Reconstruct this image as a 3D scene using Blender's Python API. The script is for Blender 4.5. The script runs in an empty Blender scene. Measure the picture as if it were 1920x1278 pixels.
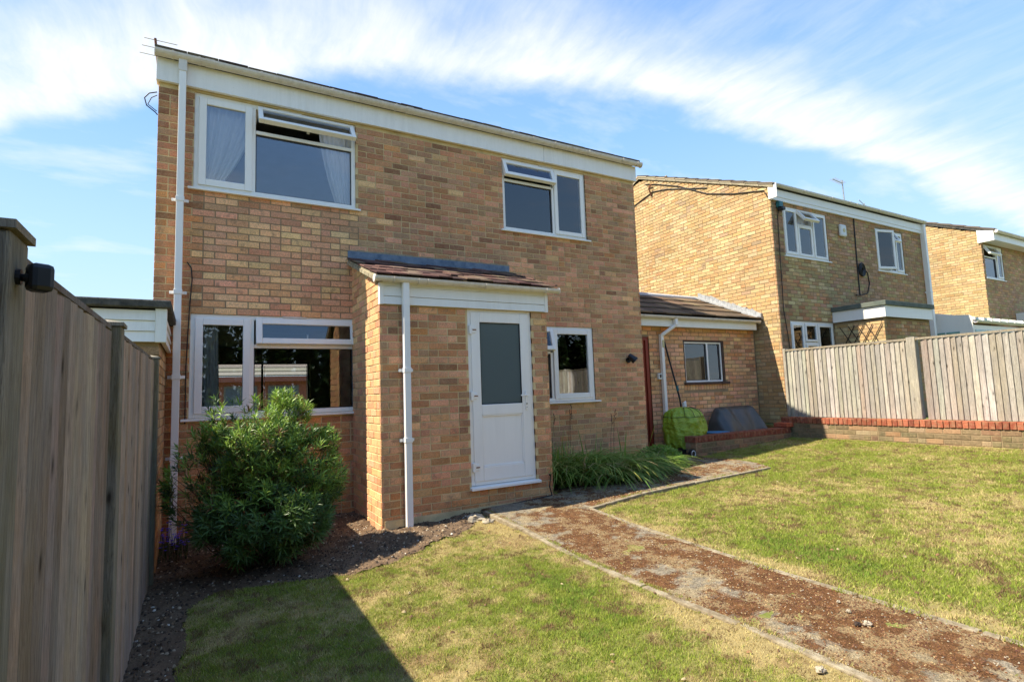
import bpy, math, random
import numpy as np
from mathutils import Vector, Matrix
random.seed(11)
rng = np.random.default_rng(11)
S = bpy.context.scene
COL = S.collection

# ------------------------------------------------------------------ camera
CAM = Vector((0.083, -6.726, 1.104))
YAW, PIT, ROL, FPX = 0.5232, 0.0941, -0.0352, 1024.0
_f = Vector((math.sin(YAW) * math.cos(PIT), math.cos(YAW) * math.cos(PIT), math.sin(PIT)))
_r0 = Vector((math.cos(YAW), -math.sin(YAW), 0.0))
_u0 = _r0.cross(_f)
RGT = _r0 * math.cos(ROL) + _u0 * math.sin(ROL)
UPV = -_r0 * math.sin(ROL) + _u0 * math.cos(ROL)
cam_data = bpy.data.cameras.new('camera')
cam_data.sensor_width = 36.0
cam_data.lens = 36.0 * FPX / 1920.0
cam_data.clip_start = 0.05
cam_data.clip_end = 2000.0
cam = bpy.data.objects.new('camera', cam_data)
COL.objects.link(cam)
cam.matrix_world = Matrix(((RGT.x, UPV.x, -_f.x, CAM.x), (RGT.y, UPV.y, -_f.y, CAM.y),
                           (RGT.z, UPV.z, -_f.z, CAM.z), (0, 0, 0, 1)))
S.camera = cam

# ------------------------------------------------------------------ sun, sky, exposure
SUN_DIR = Vector((1.0, -0.26, -1.37)).normalized()      # the way the light travels
SUN_EL = math.asin(-SUN_DIR.z)
SUN_ROT = math.atan2(-SUN_DIR.x, -SUN_DIR.y)
sd = bpy.data.lights.new('sun', 'SUN')
sd.energy = 2.0
sd.angle = math.radians(0.53)
sd.color = (1.0, 0.91, 0.75)
sun = bpy.data.objects.new('sun', sd)
COL.objects.link(sun)
sun.rotation_euler = SUN_DIR.to_track_quat('-Z', 'Y').to_euler()
S.view_settings.view_transform = 'Standard'
S.view_settings.look = 'None'
S.view_settings.gamma = 1.0
S.view_settings.use_curve_mapping = False
S.view_settings.exposure = 2.35

world = bpy.data.worlds.new('World')
S.world = world
world.use_nodes = True
wt = world.node_tree
wt.nodes.clear()


def NN(nt, typ, ins=None, **props):
    n = nt.nodes.new(typ)
    for k, v in props.items():
        setattr(n, k, v)
    if ins:
        for k, v in ins.items():
            s = n.inputs[k]
            if hasattr(v, 'is_output'):
                nt.links.new(v, s)
            else:
                s.default_value = v
    return n


def MATH(nt, op, a, b=None, c=None, clamp=False):
    ins = {0: a}
    if b is not None:
        ins[1] = b
    if c is not None:
        ins[2] = c
    return NN(nt, 'ShaderNodeMath', ins, operation=op, use_clamp=clamp).outputs[0]


def MIXC(nt, fac, a, b, blend='MIX'):
    n = nt.nodes.new('ShaderNodeMix')
    n.data_type = 'RGBA'
    n.blend_type = blend
    for i, v in ((0, fac), (6, a), (7, b)):
        s = n.inputs[i]
        if hasattr(v, 'is_output'):
            nt.links.new(v, s)
        elif i == 0:
            s.default_value = v
        else:
            s.default_value = (v[0], v[1], v[2], 1.0)
    return n.outputs[2]


def RAMP(nt, fac, stops, interp='LINEAR'):
    n = nt.nodes.new('ShaderNodeValToRGB')
    cr = n.color_ramp
    cr.interpolation = interp
    while len(cr.elements) < len(stops):
        cr.elements.new(0.5)
    for e, (p, c) in zip(cr.elements, stops):
        e.position = p
        e.color = (c, c, c, 1) if isinstance(c, (int, float)) else (c[0], c[1], c[2], 1)
    nt.links.new(fac, n.inputs[0])
    return n.outputs[0]


def NOISE(nt, vec, scale, detail=4.0, rough=0.55, out=0):
    n = NN(nt, 'ShaderNodeTexNoise', {'Scale': scale, 'Detail': detail, 'Roughness': rough})
    if vec is not None:
        nt.links.new(vec, n.inputs['Vector'])
    return n.outputs[out]


def scaled(nt, c, v):          # multiply a colour by a value
    return NN(nt, 'ShaderNodeVectorMath', {0: c, 3: v}, operation='SCALE').outputs[0]


sky = NN(wt, 'ShaderNodeTexSky', sky_type='NISHITA', sun_disc=False, sun_elevation=SUN_EL, sun_rotation=SUN_ROT,
         altitude=80.0, air_density=1.2, dust_density=0.9, ozone_density=2.0)
tc = NN(wt, 'ShaderNodeTexCoord')
sep = NN(wt, 'ShaderNodeSeparateXYZ', {0: tc.outputs['Generated']})
zz = MATH(wt, 'ADD', MATH(wt, 'MAXIMUM', sep.outputs[2], 0.0), 0.12)
qa = MATH(wt, 'DIVIDE', sep.outputs[0], zz)
qb = MATH(wt, 'DIVIDE', sep.outputs[1], zz)
q = NN(wt, 'ShaderNodeCombineXYZ', {0: qa, 1: qb, 2: 0.0}).outputs[0]
warp = NOISE(wt, q, 2.2, 3, 0.5)
warp2 = NOISE(wt, q, 7.0, 5, 0.6)
# a long bank of cirrus with a clear lower edge and streaks that trail away from it
edge = MATH(wt, 'ADD', MATH(wt, 'MULTIPLY', MATH(wt, 'POWER', 2.718, MATH(wt, 'MULTIPLY', MATH(wt, 'MAXIMUM', qa, -1.0), -0.95)), 0.68), 0.87)
edge = MATH(wt, 'ADD', edge, MATH(wt, 'MULTIPLY', MATH(wt, 'SUBTRACT', warp, 0.5), 0.30))
edge = MATH(wt, 'ADD', edge, MATH(wt, 'MULTIPLY', MATH(wt, 'SUBTRACT', warp2, 0.5), 0.16))
dd = MATH(wt, 'SUBTRACT', edge, qb)
rise = NN(wt, 'ShaderNodeMapRange', {0: dd, 1: -0.03, 2: 0.12, 3: 0.0, 4: 1.0}, interpolation_type='SMOOTHSTEP').outputs[0]
wide = NN(wt, 'ShaderNodeMapRange', {0: qa, 1: -0.2, 2: 1.0, 3: 0.80, 4: 0.48}).outputs[0]
fall = NN(wt, 'ShaderNodeMapRange', {0: dd, 1: 0.12, 2: wide, 3: 1.0, 4: 0.0}, interpolation_type='SMOOTHSTEP').outputs[0]
smap = NN(wt, 'ShaderNodeMapping', {0: q})
smap.inputs['Rotation'].default_value = (0, 0, math.radians(-16))
smap.inputs['Scale'].default_value = (5.0, 1.2, 1.0)
swv = NN(wt, 'ShaderNodeVectorMath', {0: smap.outputs[0], 1: NN(wt, 'ShaderNodeTexNoise', {'Vector': q, 'Scale': 1.6, 'Detail': 4.0}).outputs[1]}, operation='ADD').outputs[0]
streak = NOISE(wt, swv, 1.5, 9, 0.66)
streak = NN(wt, 'ShaderNodeMapRange', {0: streak, 1: 0.31, 2: 0.74}).outputs[0]
body = MATH(wt, 'MULTIPLY', rise, fall)
soft = MATH(wt, 'MULTIPLY', body, MATH(wt, 'ADD', MATH(wt, 'MULTIPLY', streak, 0.62), MATH(wt, 'ADD', 0.06, MATH(wt, 'MULTIPLY', fall, 0.46))))
trail = MATH(wt, 'MULTIPLY', MATH(wt, 'MULTIPLY', rise, NN(wt, 'ShaderNodeMapRange', {0: dd, 1: 0.1, 2: 1.1, 3: 0.50, 4: 0.0}).outputs[0]), streak)
low = NN(wt, 'ShaderNodeMapRange', {0: NOISE(wt, NN(wt, 'ShaderNodeMapping', {0: q, 'Scale': (1.3, 2.6, 1)}).outputs[0], 1.3, 6, 0.6), 1: 0.52, 2: 0.80, 3: 0.0, 4: 0.55}).outputs[0]
cl = MATH(wt, 'MAXIMUM', MATH(wt, 'MAXIMUM', soft, trail), low, clamp=True)
cl = MATH(wt, 'MULTIPLY', cl, 1.0)
grad = RAMP(wt, sep.outputs[2], [(p_, tuple(v_ / 4 for v_ in c_)) for p_, c_ in ((0.0, (1.14, 1.44, 1.68)), (0.22, (0.80, 1.22, 1.68)), (0.42, (0.50, 0.93, 1.68)), (0.58, (0.38, 0.73, 1.60)), (1.0, (0.42, 0.74, 1.42)))])
grad = scaled(wt, grad, 4.0)
skyc = MIXC(wt, 0.97, sky.outputs[0], grad)
skyc = MIXC(wt, cl, skyc, (1.66, 1.68, 1.69))
bg = NN(wt, 'ShaderNodeBackground', {'Color': skyc, 'Strength': 0.135})
wo = NN(wt, 'ShaderNodeOutputWorld', {0: bg.outputs[0]})


# ------------------------------------------------------------------ materials
def new_mat(name, rough=0.7, spec=0.3):
    m = bpy.data.materials.new(name)
    m.use_nodes = True
    nt = m.node_tree
    nt.nodes.clear()
    b = NN(nt, 'ShaderNodeBsdfPrincipled', {'Roughness': rough, 'Specular IOR Level': spec})
    o = NN(nt, 'ShaderNodeOutputMaterial', {0: b.outputs[0]})
    return m, nt, b


def setc(nt, b, c):
    if hasattr(c, 'is_output'):
        nt.links.new(c, b.inputs['Base Color'])
    else:
        b.inputs['Base Color'].default_value = (c[0], c[1], c[2], 1)


def bump(nt, b, h, strength=0.4, dist=0.01):
    bn = NN(nt, 'ShaderNodeBump', {'Height': h, 'Strength': strength, 'Distance': dist})
    nt.links.new(bn.outputs[0], b.inputs['Normal'])


def POS(nt, scale=(1, 1, 1)):
    g = NN(nt, 'ShaderNodeNewGeometry')
    return NN(nt, 'ShaderNodeMapping', {0: g.outputs['Position'], 'Scale': scale}).outputs[0]


def TONE(nt):
    return NN(nt, 'ShaderNodeAttribute', attribute_name='tone').outputs['Color']


M = {}


def mk_brick():
    m, nt, b = new_mat('brick', 0.92, 0.15)
    p = POS(nt)
    n1 = NOISE(nt, p, 18, 5, 0.65)
    n2 = NOISE(nt, p, 90, 4, 0.7)
    n3 = NOISE(nt, p, 1.3, 4, 0.6)
    c = MIXC(nt, RAMP(nt, n1, [(0.45, 0.0), (0.70, 0.35)]), TONE(nt), (0.52, 0.36, 0.20))
    c = MIXC(nt, RAMP(nt, NOISE(nt, p, 9, 4, 0.6), [(0.56, 0.0), (0.72, 0.5)]), c, (0.17, 0.11, 0.075))
    c = scaled(nt, c, MATH(nt, 'ADD', 0.18, MATH(nt, 'MULTIPLY', n2, 1.64)))
    c = MIXC(nt, RAMP(nt, NOISE(nt, p, 140, 2, 0.5), [(0.66, 0.0), (0.72, 0.75)]), c, (0.05, 0.035, 0.03))
    c = scaled(nt, c, MATH(nt, 'ADD', 0.70, MATH(nt, 'MULTIPLY', n3, 0.66)))
    setc(nt, b, c)
    bump(nt, b, MATH(nt, 'ADD', n1, MATH(nt, 'MULTIPLY', n2, 0.6)), 0.55, 0.006)
    M['brick'] = m


def mk_noisy(key, c1, c2, scale=6, rough=0.8, bs=0.3, bd=0.004, spec=0.3, stretch=(1, 1, 1), lo=0.35, hi=0.7, fine=60):
    m, nt, b = new_mat(key, rough, spec)
    p = POS(nt, stretch)
    n = NOISE(nt, p, scale, 6, 0.62)
    f = NOISE(nt, p, fine, 3, 0.6)
    c = MIXC(nt, RAMP(nt, n, [(lo, 0.0), (hi, 1.0)]), c1, c2)
    c = scaled(nt, c, MATH(nt, 'ADD', 0.8, MATH(nt, 'MULTIPLY', f, 0.4)))
    setc(nt, b, c)
    bump(nt, b, MATH(nt, 'ADD', n, f), bs, bd)
    M[key] = m
    return m


def mk_wood(key, green=0.0, rough=0.85):
    m, nt, b = new_mat(key, rough, 0.2)
    wob = NN(nt, 'ShaderNodeVectorMath', {0: POS(nt), 1: NN(nt, 'ShaderNodeVectorMath', {0: NN(nt, 'ShaderNodeTexNoise', {'Vector': POS(nt, (3, 3, 2)), 'Scale': 1.5}).outputs[1], 3: 0.03}, operation='SCALE').outputs[0]}, operation='ADD').outputs[0]
    g1 = NOISE(nt, NN(nt, 'ShaderNodeMapping', {0: wob, 'Scale': (22, 22, 1.3)}).outputs[0], 3.5, 6, 0.7)
    g2 = NOISE(nt, NN(nt, 'ShaderNodeMapping', {0: wob, 'Scale': (150, 150, 2.6)}).outputs[0], 3.0, 5, 0.75)
    blot = NOISE(nt, POS(nt, (4, 4, 1.2)), 2.0, 5, 0.65)
    kn = NN(nt, 'ShaderNodeTexVoronoi', {'Vector': NN(nt, 'ShaderNodeMapping', {0: wob, 'Scale': (11, 11, 4.0)}).outputs[0], 'Scale': 1.0, 'Randomness': 1.0})
    c = MIXC(nt, RAMP(nt, blot, [(0.40, 0.0), (0.62, 0.55)]), TONE(nt), (0.30, 0.275, 0.25))
    c = scaled(nt, c, MATH(nt, 'ADD', 0.30, MATH(nt, 'MULTIPLY', g1, 1.4)))
    c = MIXC(nt, RAMP(nt, g2, [(0.50, 0.0), (0.66, 0.75)]), c, (0.085, 0.062, 0.045))
    c = MIXC(nt, RAMP(nt, g2, [(0.30, 0.35), (0.44, 0.0)]), c, (0.50, 0.46, 0.40))
    c = MIXC(nt, RAMP(nt, kn.outputs[0], [(0.05, 0.9), (0.11, 0.35), (0.2, 0.0)]), c, (0.04, 0.028, 0.02))
    if green:
        c = MIXC(nt, RAMP(nt, NOISE(nt, POS(nt, (5, 5, 0.7)), 2.2, 4), [(0.45, 0.0), (0.7, green)]), c, (0.12, 0.125, 0.055))
    setc(nt, b, c)
    bump(nt, b, MATH(nt, 'ADD', g1, g2), 0.9, 0.004)
    M[key] = m


def mk_dirty_white(key, base, dirt, amt, rough=0.5):
    m, nt, b = new_mat(key, rough, 0.4)
    st = NOISE(nt, POS(nt, (9, 9, 0.8)), 1.7, 7, 0.75)
    sp = NOISE(nt, POS(nt), 30, 4, 0.7)
    big = NOISE(nt, POS(nt), 1.1, 3, 0.6)
    k = MATH(nt, 'MULTIPLY', RAMP(nt, st, [(0.40, 0.0), (0.75, 1.0)]), RAMP(nt, big, [(0.35, 0.15), (0.7, 1.0)]))
    k = MATH(nt, 'MAXIMUM', MATH(nt, 'MULTIPLY', k, amt), MATH(nt, 'MULTIPLY', RAMP(nt, sp, [(0.62, 0.0), (0.74, 1.0)]), amt * RATE))
    setc(nt, b, MIXC(nt, k, base, dirt))
    M[key] = m


RATE = 0.9


def mk_glass(key, ior, tint, rough=0.0, milky=None):
    m = bpy.data.materials.new(key)
    m.use_nodes = True
    nt = m.node_tree
    nt.nodes.clear()
    tr = NN(nt, 'ShaderNodeBsdfTransparent', {'Color': (*tint, 1)})
    base = tr.outputs[0]
    if milky:
        tl = NN(nt, 'ShaderNodeBsdfDiffuse', {'Color': (*milky[0], 1)})
        base = NN(nt, 'ShaderNodeMixShader', {0: milky[1], 1: base, 2: tl.outputs[0]}).outputs[0]
    wav = NN(nt, 'ShaderNodeBump', {'Height': NOISE(nt, POS(nt), 1.6, 1, 0.4), 'Strength': 0.04, 'Distance': 0.02})
    gl = NN(nt, 'ShaderNodeBsdfGlossy', {'Color': (0.95, 0.97, 1.0, 1), 'Roughness': rough, 'Normal': wav.outputs[0]})
    fr = NN(nt, 'ShaderNodeFresnel', {'IOR': ior})
    mx = NN(nt, 'ShaderNodeMixShader', {0: fr.outputs[0], 1: base, 2: gl.outputs[0]})
    NN(nt, 'ShaderNodeOutputMaterial', {0: mx.outputs[0]})
    M[key] = m


def mk_flat(key, c, rough=0.5, spec=0.4, metal=0.0, bs=0.0, scale=40):
    m, nt, b = new_mat(key, rough, spec)
    n = NOISE(nt, POS(nt), scale, 4, 0.6)
    setc(nt, b, scaled(nt, NN(nt, 'ShaderNodeRGB').outputs[0], MATH(nt, 'ADD', 0.85, MATH(nt, 'MULTIPLY', n, 0.3))))
    for nd in nt.nodes:
        if nd.type == 'RGB':
            nd.outputs[0].default_value = (*c, 1)
    b.inputs['Metallic'].default_value = metal
    if bs:
        bump(nt, b, n, bs, 0.01)
    M[key] = m
    return m


def mk_tone(key, rough=0.6, spec=0.3, bs=0.3, scale=50, trans=0.0, var=0.5):
    m, nt, b = new_mat(key, rough, spec)
    n = NOISE(nt, POS(nt), scale, 5, 0.62)
    c = scaled(nt, TONE(nt), MATH(nt, 'ADD', 1 - var / 2, MATH(nt, 'MULTIPLY', n, var)))
    setc(nt, b, c)
    if bs:
        bump(nt, b, n, bs, 0.004)
    if trans:
        tl = NN(nt, 'ShaderNodeBsdfTranslucent', {'Color': c})
        mx = NN(nt, 'ShaderNodeMixShader', {0: trans, 1: b.outputs[0], 2: tl.outputs[0]})
        for nd in nt.nodes:
            if nd.type == 'OUTPUT_MATERIAL':
                nt.links.new(mx.outputs[0], nd.inputs[0])
    M[key] = m


mk_brick()
mk_noisy('mortar', (0.74, 0.57, 0.30), (0.48, 0.36, 0.19), 5, 0.95, 0.5, 0.004, fine=120)
mk_noisy('mortar_dark', (0.25, 0.18, 0.10), (0.36, 0.26, 0.15), 5, 0.95, 0.5, 0.004, fine=120)
mk_dirty_white('upvc', (0.91, 0.87, 0.80), (0.45, 0.42, 0.36), 0.20, 0.35)
mk_dirty_white('fascia_paint', (0.90, 0.87, 0.82), (0.40, 0.38, 0.31), 0.34, 0.6)
mk_dirty_white('gutter_plastic', (0.74, 0.68, 0.60), (0.34, 0.27, 0.19), 0.7, 0.45)
mk_dirty_white('clean_cladding', (0.88, 0.86, 0.79), (0.4, 0.38, 0.3), 0.25, 0.45)
mk_glass('glass', 1.7, (0.95, 0.96, 0.96))
mk_glass('glass_bright', 1.9, (0.97, 0.97, 0.98))
mk_glass('glass_frosted', 1.5, (0.2, 0.24, 0.24), 0.12, ((0.15, 0.185, 0.18), 0.75))
mk_glass('glass_green', 1.6, (0.3, 0.55, 0.48), 0.05, ((0.35, 0.62, 0.52), 0.6))
mk_noisy('lead', (0.075, 0.115, 0.17), (0.20, 0.24, 0.29), 9, 0.55, 0.4, 0.006, 0.5)
mk_noisy('felt', (0.045, 0.045, 0.042), (0.13, 0.12, 0.10), 14, 0.95, 0.8, 0.01)
mk_noisy('felt_green', (0.10, 0.12, 0.10), (0.18, 0.19, 0.15), 5, 0.9, 0.6, 0.01)
mk_tone('roof_tile', 0.9, 0.2, 0.7, 60, var=1.1)
mk_noisy('silver_paint', (0.40, 0.41, 0.41), (0.24, 0.25, 0.26), 12, 0.5, 0.5, 0.01, 0.5)
mk_noisy('verge_mortar', (0.38, 0.33, 0.22), (0.24, 0.20, 0.13), 9, 0.9, 0.6, 0.01)
mk_wood('fence_wood', 0.10)
mk_wood('post_wood', 0.45)
mk_noisy('door_red', (0.30, 0.045, 0.022), (0.20, 0.035, 0.02), 6, 0.45, 0.1, 0.002, stretch=(8, 8, 1))
mk_noisy('brown_wood', (0.055, 0.028, 0.02), (0.09, 0.05, 0.035), 6, 0.6, 0.2, 0.003, stretch=(8, 8, 1))
mk_flat('black_plastic', (0.012, 0.012, 0.013), 0.4)
mk_flat('gasket', (0.06, 0.06, 0.065), 0.6)
mk_flat('black_cable', (0.02, 0.018, 0.017), 0.6)
mk_flat('steel', (0.45, 0.44, 0.42), 0.4, metal=0.8)
mk_flat('white_plastic', (0.75, 0.74, 0.70), 0.4)
mk_flat('cream_plastic', (0.62, 0.52, 0.26), 0.4)
mk_flat('blue_plastic', (0.03, 0.22, 0.42), 0.4)
mk_flat('teal_plastic', (0.02, 0.14, 0.16), 0.4)
mk_flat('rust', (0.20, 0.07, 0.03), 0.8)
mk_noisy('interior_paint', (0.30, 0.28, 0.25), (0.26, 0.24, 0.21), 3, 0.9, 0.1)
mk_noisy('interior_dark', (0.06, 0.05, 0.045), (0.09, 0.075, 0.06), 3, 0.9, 0.1)
mk_noisy('curtain_white', (0.92, 0.88, 0.84), (0.86, 0.82, 0.78), 3, 0.9, 0.2, stretch=(20, 20, 1))
mk_noisy('curtain_grey', (0.50, 0.48, 0.45), (0.38, 0.365, 0.35), 3, 0.9, 0.2, stretch=(20, 20, 1))
mk_noisy('concrete', (0.28, 0.26, 0.22), (0.17, 0.155, 0.13), 7, 0.95, 0.6, 0.008)
mk_noisy('kerb', (0.33, 0.28, 0.19), (0.14, 0.10, 0.055), 14, 0.95, 0.8, 0.01)
mk_noisy('pale_stone', (0.42, 0.36, 0.27), (0.27, 0.23, 0.16), 20, 0.9, 0.6, 0.006)
mk_noisy('dark_tarp', (0.048, 0.056, 0.050), (0.078, 0.077, 0.075), 5, 0.42, 0.25, 0.01, 0.5)
mk_noisy('dark_wood', (0.03, 0.02, 0.015), (0.06, 0.04, 0.03), 8, 0.7, 0.3)
mk_tone('leaf', 0.42, 0.5, 0.0, 30, trans=0.25, var=0.5)
mk_tone('grass', 0.7, 0.2, 0.0, 30, trans=0.3, var=0.2)
mk_tone('chip', 0.9, 0.2, 0.4, 120, var=0.6)
mk_tone('petal', 0.6, 0.3, 0.0, 30, trans=0.2, var=0.2)
mk_tone('plain_tone', 0.6, 0.3, 0.2, 40, var=0.25)


def mk_green_cover():
    m, nt, b = new_mat('green_cover', 0.30, 0.6)
    n = NOISE(nt, POS(nt, (1, 1, 2.0)), 11, 5, 0.6)
    f = NOISE(nt, POS(nt), 4, 4, 0.6)
    setc(nt, b, MIXC(nt, RAMP(nt, f, [(0.35, 0.0), (0.7, 1.0)]), (0.24, 0.36, 0.015), (0.38, 0.48, 0.04)))
    bump(nt, b, n, 1.0, 0.05)
    M['green_cover'] = m


mk_green_cover()


# ------------------------------------------------------------------ mesh helpers
ORG = {}


class MB:
    def __init__(self):
        self.v, self.f, self.c, self.smooth = [], [], [], False

    def add(self, vs, fs, col=(0.5, 0.5, 0.5)):
        o = len(self.v)
        self.v.extend([tuple(p) for p in vs])
        for f in fs:
            self.f.append(tuple(i + o for i in f))
            self.c.append(col)

    def box(self, x0, x1, y0, y1, z0, z1, col=(0.5, 0.5, 0.5)):
        self.add([(x0, y0, z0), (x1, y0, z0), (x1, y1, z0), (x0, y1, z0), (x0, y0, z1), (x1, y0, z1), (x1, y1, z1), (x0, y1, z1)],
                 [(0, 3, 2, 1), (4, 5, 6, 7), (0, 1, 5, 4), (1, 2, 6, 5), (2, 3, 7, 6), (3, 0, 4, 7)], col)

    def obox(self, o, a, b, c, col=(0.5, 0.5, 0.5), ch=0.0):
        """box from corner o spanned by a, b, c; c is the outward way; ch chamfers its far face"""
        o, a, b, c = Vector(o), Vector(a), Vector(b), Vector(c)
        if a.cross(b).dot(c) < 0:
            a, b = b, a
        base = [o, o + a, o + a + b, o + b]
        if ch:
            an, bn, cn = a.normalized() * ch, b.normalized() * ch, c.normalized() * ch
            mid = [p + c - cn for p in base]
            top = [base[0] + c + an + bn, base[1] + c - an + bn, base[2] + c - an - bn, base[3] + c + an - bn]
            self.add(base + mid + top, [(3, 2, 1, 0), (0, 1, 5, 4), (1, 2, 6, 5), (2, 3, 7, 6), (3, 0, 4, 7),
                                        (4, 5, 9, 8), (5, 6, 10, 9), (6, 7, 11, 10), (7, 4, 8, 11), (8, 9, 10, 11)], col)
        else:
            top = [p + c for p in base]
            self.add(base + top, [(3, 2, 1, 0), (4, 5, 6, 7), (0, 1, 5, 4), (1, 2, 6, 5), (2, 3, 7, 6), (3, 0, 4, 7)], col)

    def prism(self, poly, ext, col=(0.5, 0.5, 0.5)):
        n = len(poly)
        poly = [Vector(p) for p in poly]
        e = Vector(ext)
        vs = poly + [p + e for p in poly]
        fs = [tuple(range(n - 1, -1, -1)), tuple(range(n, 2 * n))]
        fs += [(i, (i + 1) % n, (i + 1) % n + n, i + n) for i in range(n)]
        self.add(vs, fs, col)

    def tube(self, pts, r, seg=6, col=(0.5, 0.5, 0.5), cap=True):
        pts = [Vector(p) for p in pts]
        rs = r if isinstance(r, (list, tuple)) else [r] * len(pts)
        rings = []
        up = None
        for i, p in enumerate(pts):
            d = (pts[min(i + 1, len(pts) - 1)] - pts[max(i - 1, 0)]).normalized()
            if up is None:
                up = d.orthogonal().normalized()
            up = (up - d * up.dot(d)).normalized()
            s = d.cross(up)
            rings.append([p + (up * math.cos(t) + s * math.sin(t)) * rs[i] for t in [2 * math.pi * k / seg for k in range(seg)]])
        vs = [q_ for rg in rings for q_ in rg]
        fs = []
        for i in range(len(pts) - 1):
            for k in range(seg):
                a, b = i * seg + k, i * seg + (k + 1) % seg
                fs.append((a, b, b + seg, a + seg))
        if cap:
            fs.append(tuple(range(seg - 1, -1, -1)))
            fs.append(tuple(range((len(pts) - 1) * seg, len(pts) * seg)))
        self.add(vs, fs, col)

    def mesh(self, name, m, origin=(0, 0, 0)):
        me = bpy.data.meshes.new(name)
        ox, oy, oz = origin
        me.from_pydata([(x - ox, y - oy, z - oz) for x, y, z in self.v], [], self.f)
        a = me.attributes.new('tone', 'FLOAT_COLOR', 'FACE')
        arr = np.ones((len(self.f), 4), dtype=np.float32)
        if self.c:
            arr[:, :3] = np.array(self.c, dtype=np.float32)
        a.data.foreach_set('color', arr.ravel())
        if self.smooth:
            me.polygons.foreach_set('use_smooth', [True] * len(me.polygons))
        me.materials.append(M[m])
        me.update()
        return me

    def build(self, name, m, parent=None, kind=None, label=None, bevel=0.0, subsurf=0):
        org = ORG.get(parent.name, (0, 0, 0)) if parent else (0, 0, 0)
        o = bpy.data.objects.new(name, self.mesh(name, m, org))
        COL.objects.link(o)
        if parent:
            o.parent = parent
        ORG[o.name] = org
        if kind:
            o['kind'] = kind
        if label:
            o['label'] = label
        if bevel:
            bv = o.modifiers.new('bevel', 'BEVEL')
            bv.width = bevel
            bv.segments = 2
            bv.limit_method = 'ANGLE'
        if subsurf:
            ss = o.modifiers.new('sub', 'SUBSURF')
            ss.levels = ss.render_levels = subsurf
        return o


def thing(name, loc, label, cat, group=None):
    o = bpy.data.objects.new(name, None)
    COL.objects.link(o)
    o.location = loc
    o.empty_display_size = 0.1
    ORG[o.name] = tuple(loc)
    o['label'] = label
    o['category'] = cat
    if group:
        o['group'] = group
    return o


def tag(o, label, cat, group=None):
    o['label'] = label
    o['category'] = cat
    if group:
        o['group'] = group
    return o


def single(mb, name, m, base, label, cat, group=None, **kw):
    """a thing that is one mesh, its origin at its base"""
    o = bpy.data.objects.new(name, mb.mesh(name, m, base))
    o.location = base
    COL.objects.link(o)
    if kw.get('bevel'):
        bv = o.modifiers.new('bevel', 'BEVEL')
        bv.width = kw['bevel']
        bv.segments = 2
    return tag(o, label, cat, group)


def px(P):
    d = Vector(P) - CAM
    z = d.dot(_f)
    if z < 0.1:
        return None
    return 960 + FPX * d.dot(RGT) / z, 639 - FPX * d.dot(UPV) / z, z


def gh(x):                      # height of the garden ground
    if x < 1.2:
        return -0.25 - 0.05 * (1.2 - x) / 1.4
    if x < 6.9:
        return -0.25 + 0.2 * (x - 1.2) / 5.7
    if x < 9.8:
        return -0.05 + 0.17 * (x - 6.9) / 2.9
    return 0.12


# ------------------------------------------------------------------ bricks
COURSE = 0.0774


def jit(c, a=0.12):
    k = 1 + random.uniform(-a, a)
    return tuple(max(0.01, v * k * (1 + random.uniform(-0.05, 0.05))) for v in c)


PINK, ROSE, CREAM, BROWN, GREY, DARK, ORANGE, TAN = ((0.57, 0.37, 0.28), (0.44, 0.26, 0.185), (0.66, 0.55, 0.34), (0.34, 0.215, 0.13),
                                                     (0.34, 0.275, 0.20), (0.19, 0.12, 0.085), (0.50, 0.29, 0.14), (0.55, 0.41, 0.25))


MIXK = 0.30
WARM = (1.26, 0.93, 0.70)


def pick(ws):
    tot = sum(w for _, w in ws)
    mean = [sum(c[i] * w for c, w in ws) / tot for i in range(3)]
    t = random.uniform(0, tot)
    for c, w in ws:
        t -= w
        if t <= 0:
            break
    k = MIXK
    return jit([(c[i] * (1 - k) + mean[i] * k) * WARM[i] for i in range(3)], 0.16)


class Wall:
    """courses of bricks on a plane: o + u*U + z, faces n outwards"""

    def __init__(self, U, N, P0):
        self.U, self.N, self.P0 = Vector(U), Vector(N), Vector(P0)
        self.bricks = []

    def courses(self, u0, u1, z0, z1, holes, tone, top=None, phase=0, proud=0.0055, zref=2.07):
        k0 = math.ceil((z0 - zref) / COURSE - 1e-6)
        k1 = math.floor((z1 - zref) / COURSE + 1e-6)
        for k in range(k0, k1):
            za, zb = zref + k * COURSE, zref + k * COURSE + COURSE - 0.0118
            off = (0.1125 if (k % 2) else 0.0) + phase
            n0 = math.floor((u0 - off) / 0.225) - 1
            n1 = math.ceil((u1 - off) / 0.225) + 1
            for n in range(n0, n1):
                a, b = off + n * 0.225, off + n * 0.225 + 0.2130
                segs = [(a, b)]
                if random.random() < 0.12:
                    segs = [(a, a + 0.102), (a + 0.1125, b)]
                for sa, sb in segs:
                    sa, sb = max(sa, u0), min(sb, u1)
                    parts = [(sa, sb)]
                    for h0, h1, g0, g1 in holes:
                        ov = min(zb, g1) - max(za, g0)
                        if ov > 0.02:
                            np_ = []
                            for x0, x1 in parts:
                                if h1 <= x0 or h0 >= x1:
                                    np_.append((x0, x1))
                                else:
                                    if h0 - x0 > 0.025:
                                        np_.append((x0, h0))
                                    if x1 - h1 > 0.025:
                                        np_.append((h1, x1))
                            parts = np_
                    for x0, x1 in parts:
                        if x1 - x0 < 0.028:
                            continue
                        if top and top((x0 + x1) / 2) < zb:
                            continue
                        self.bricks.append((x0, x1, za, zb, proud + random.uniform(-0.002, 0.0025), tone((x0 + x1) / 2, za)))


BMESH = {}


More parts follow.
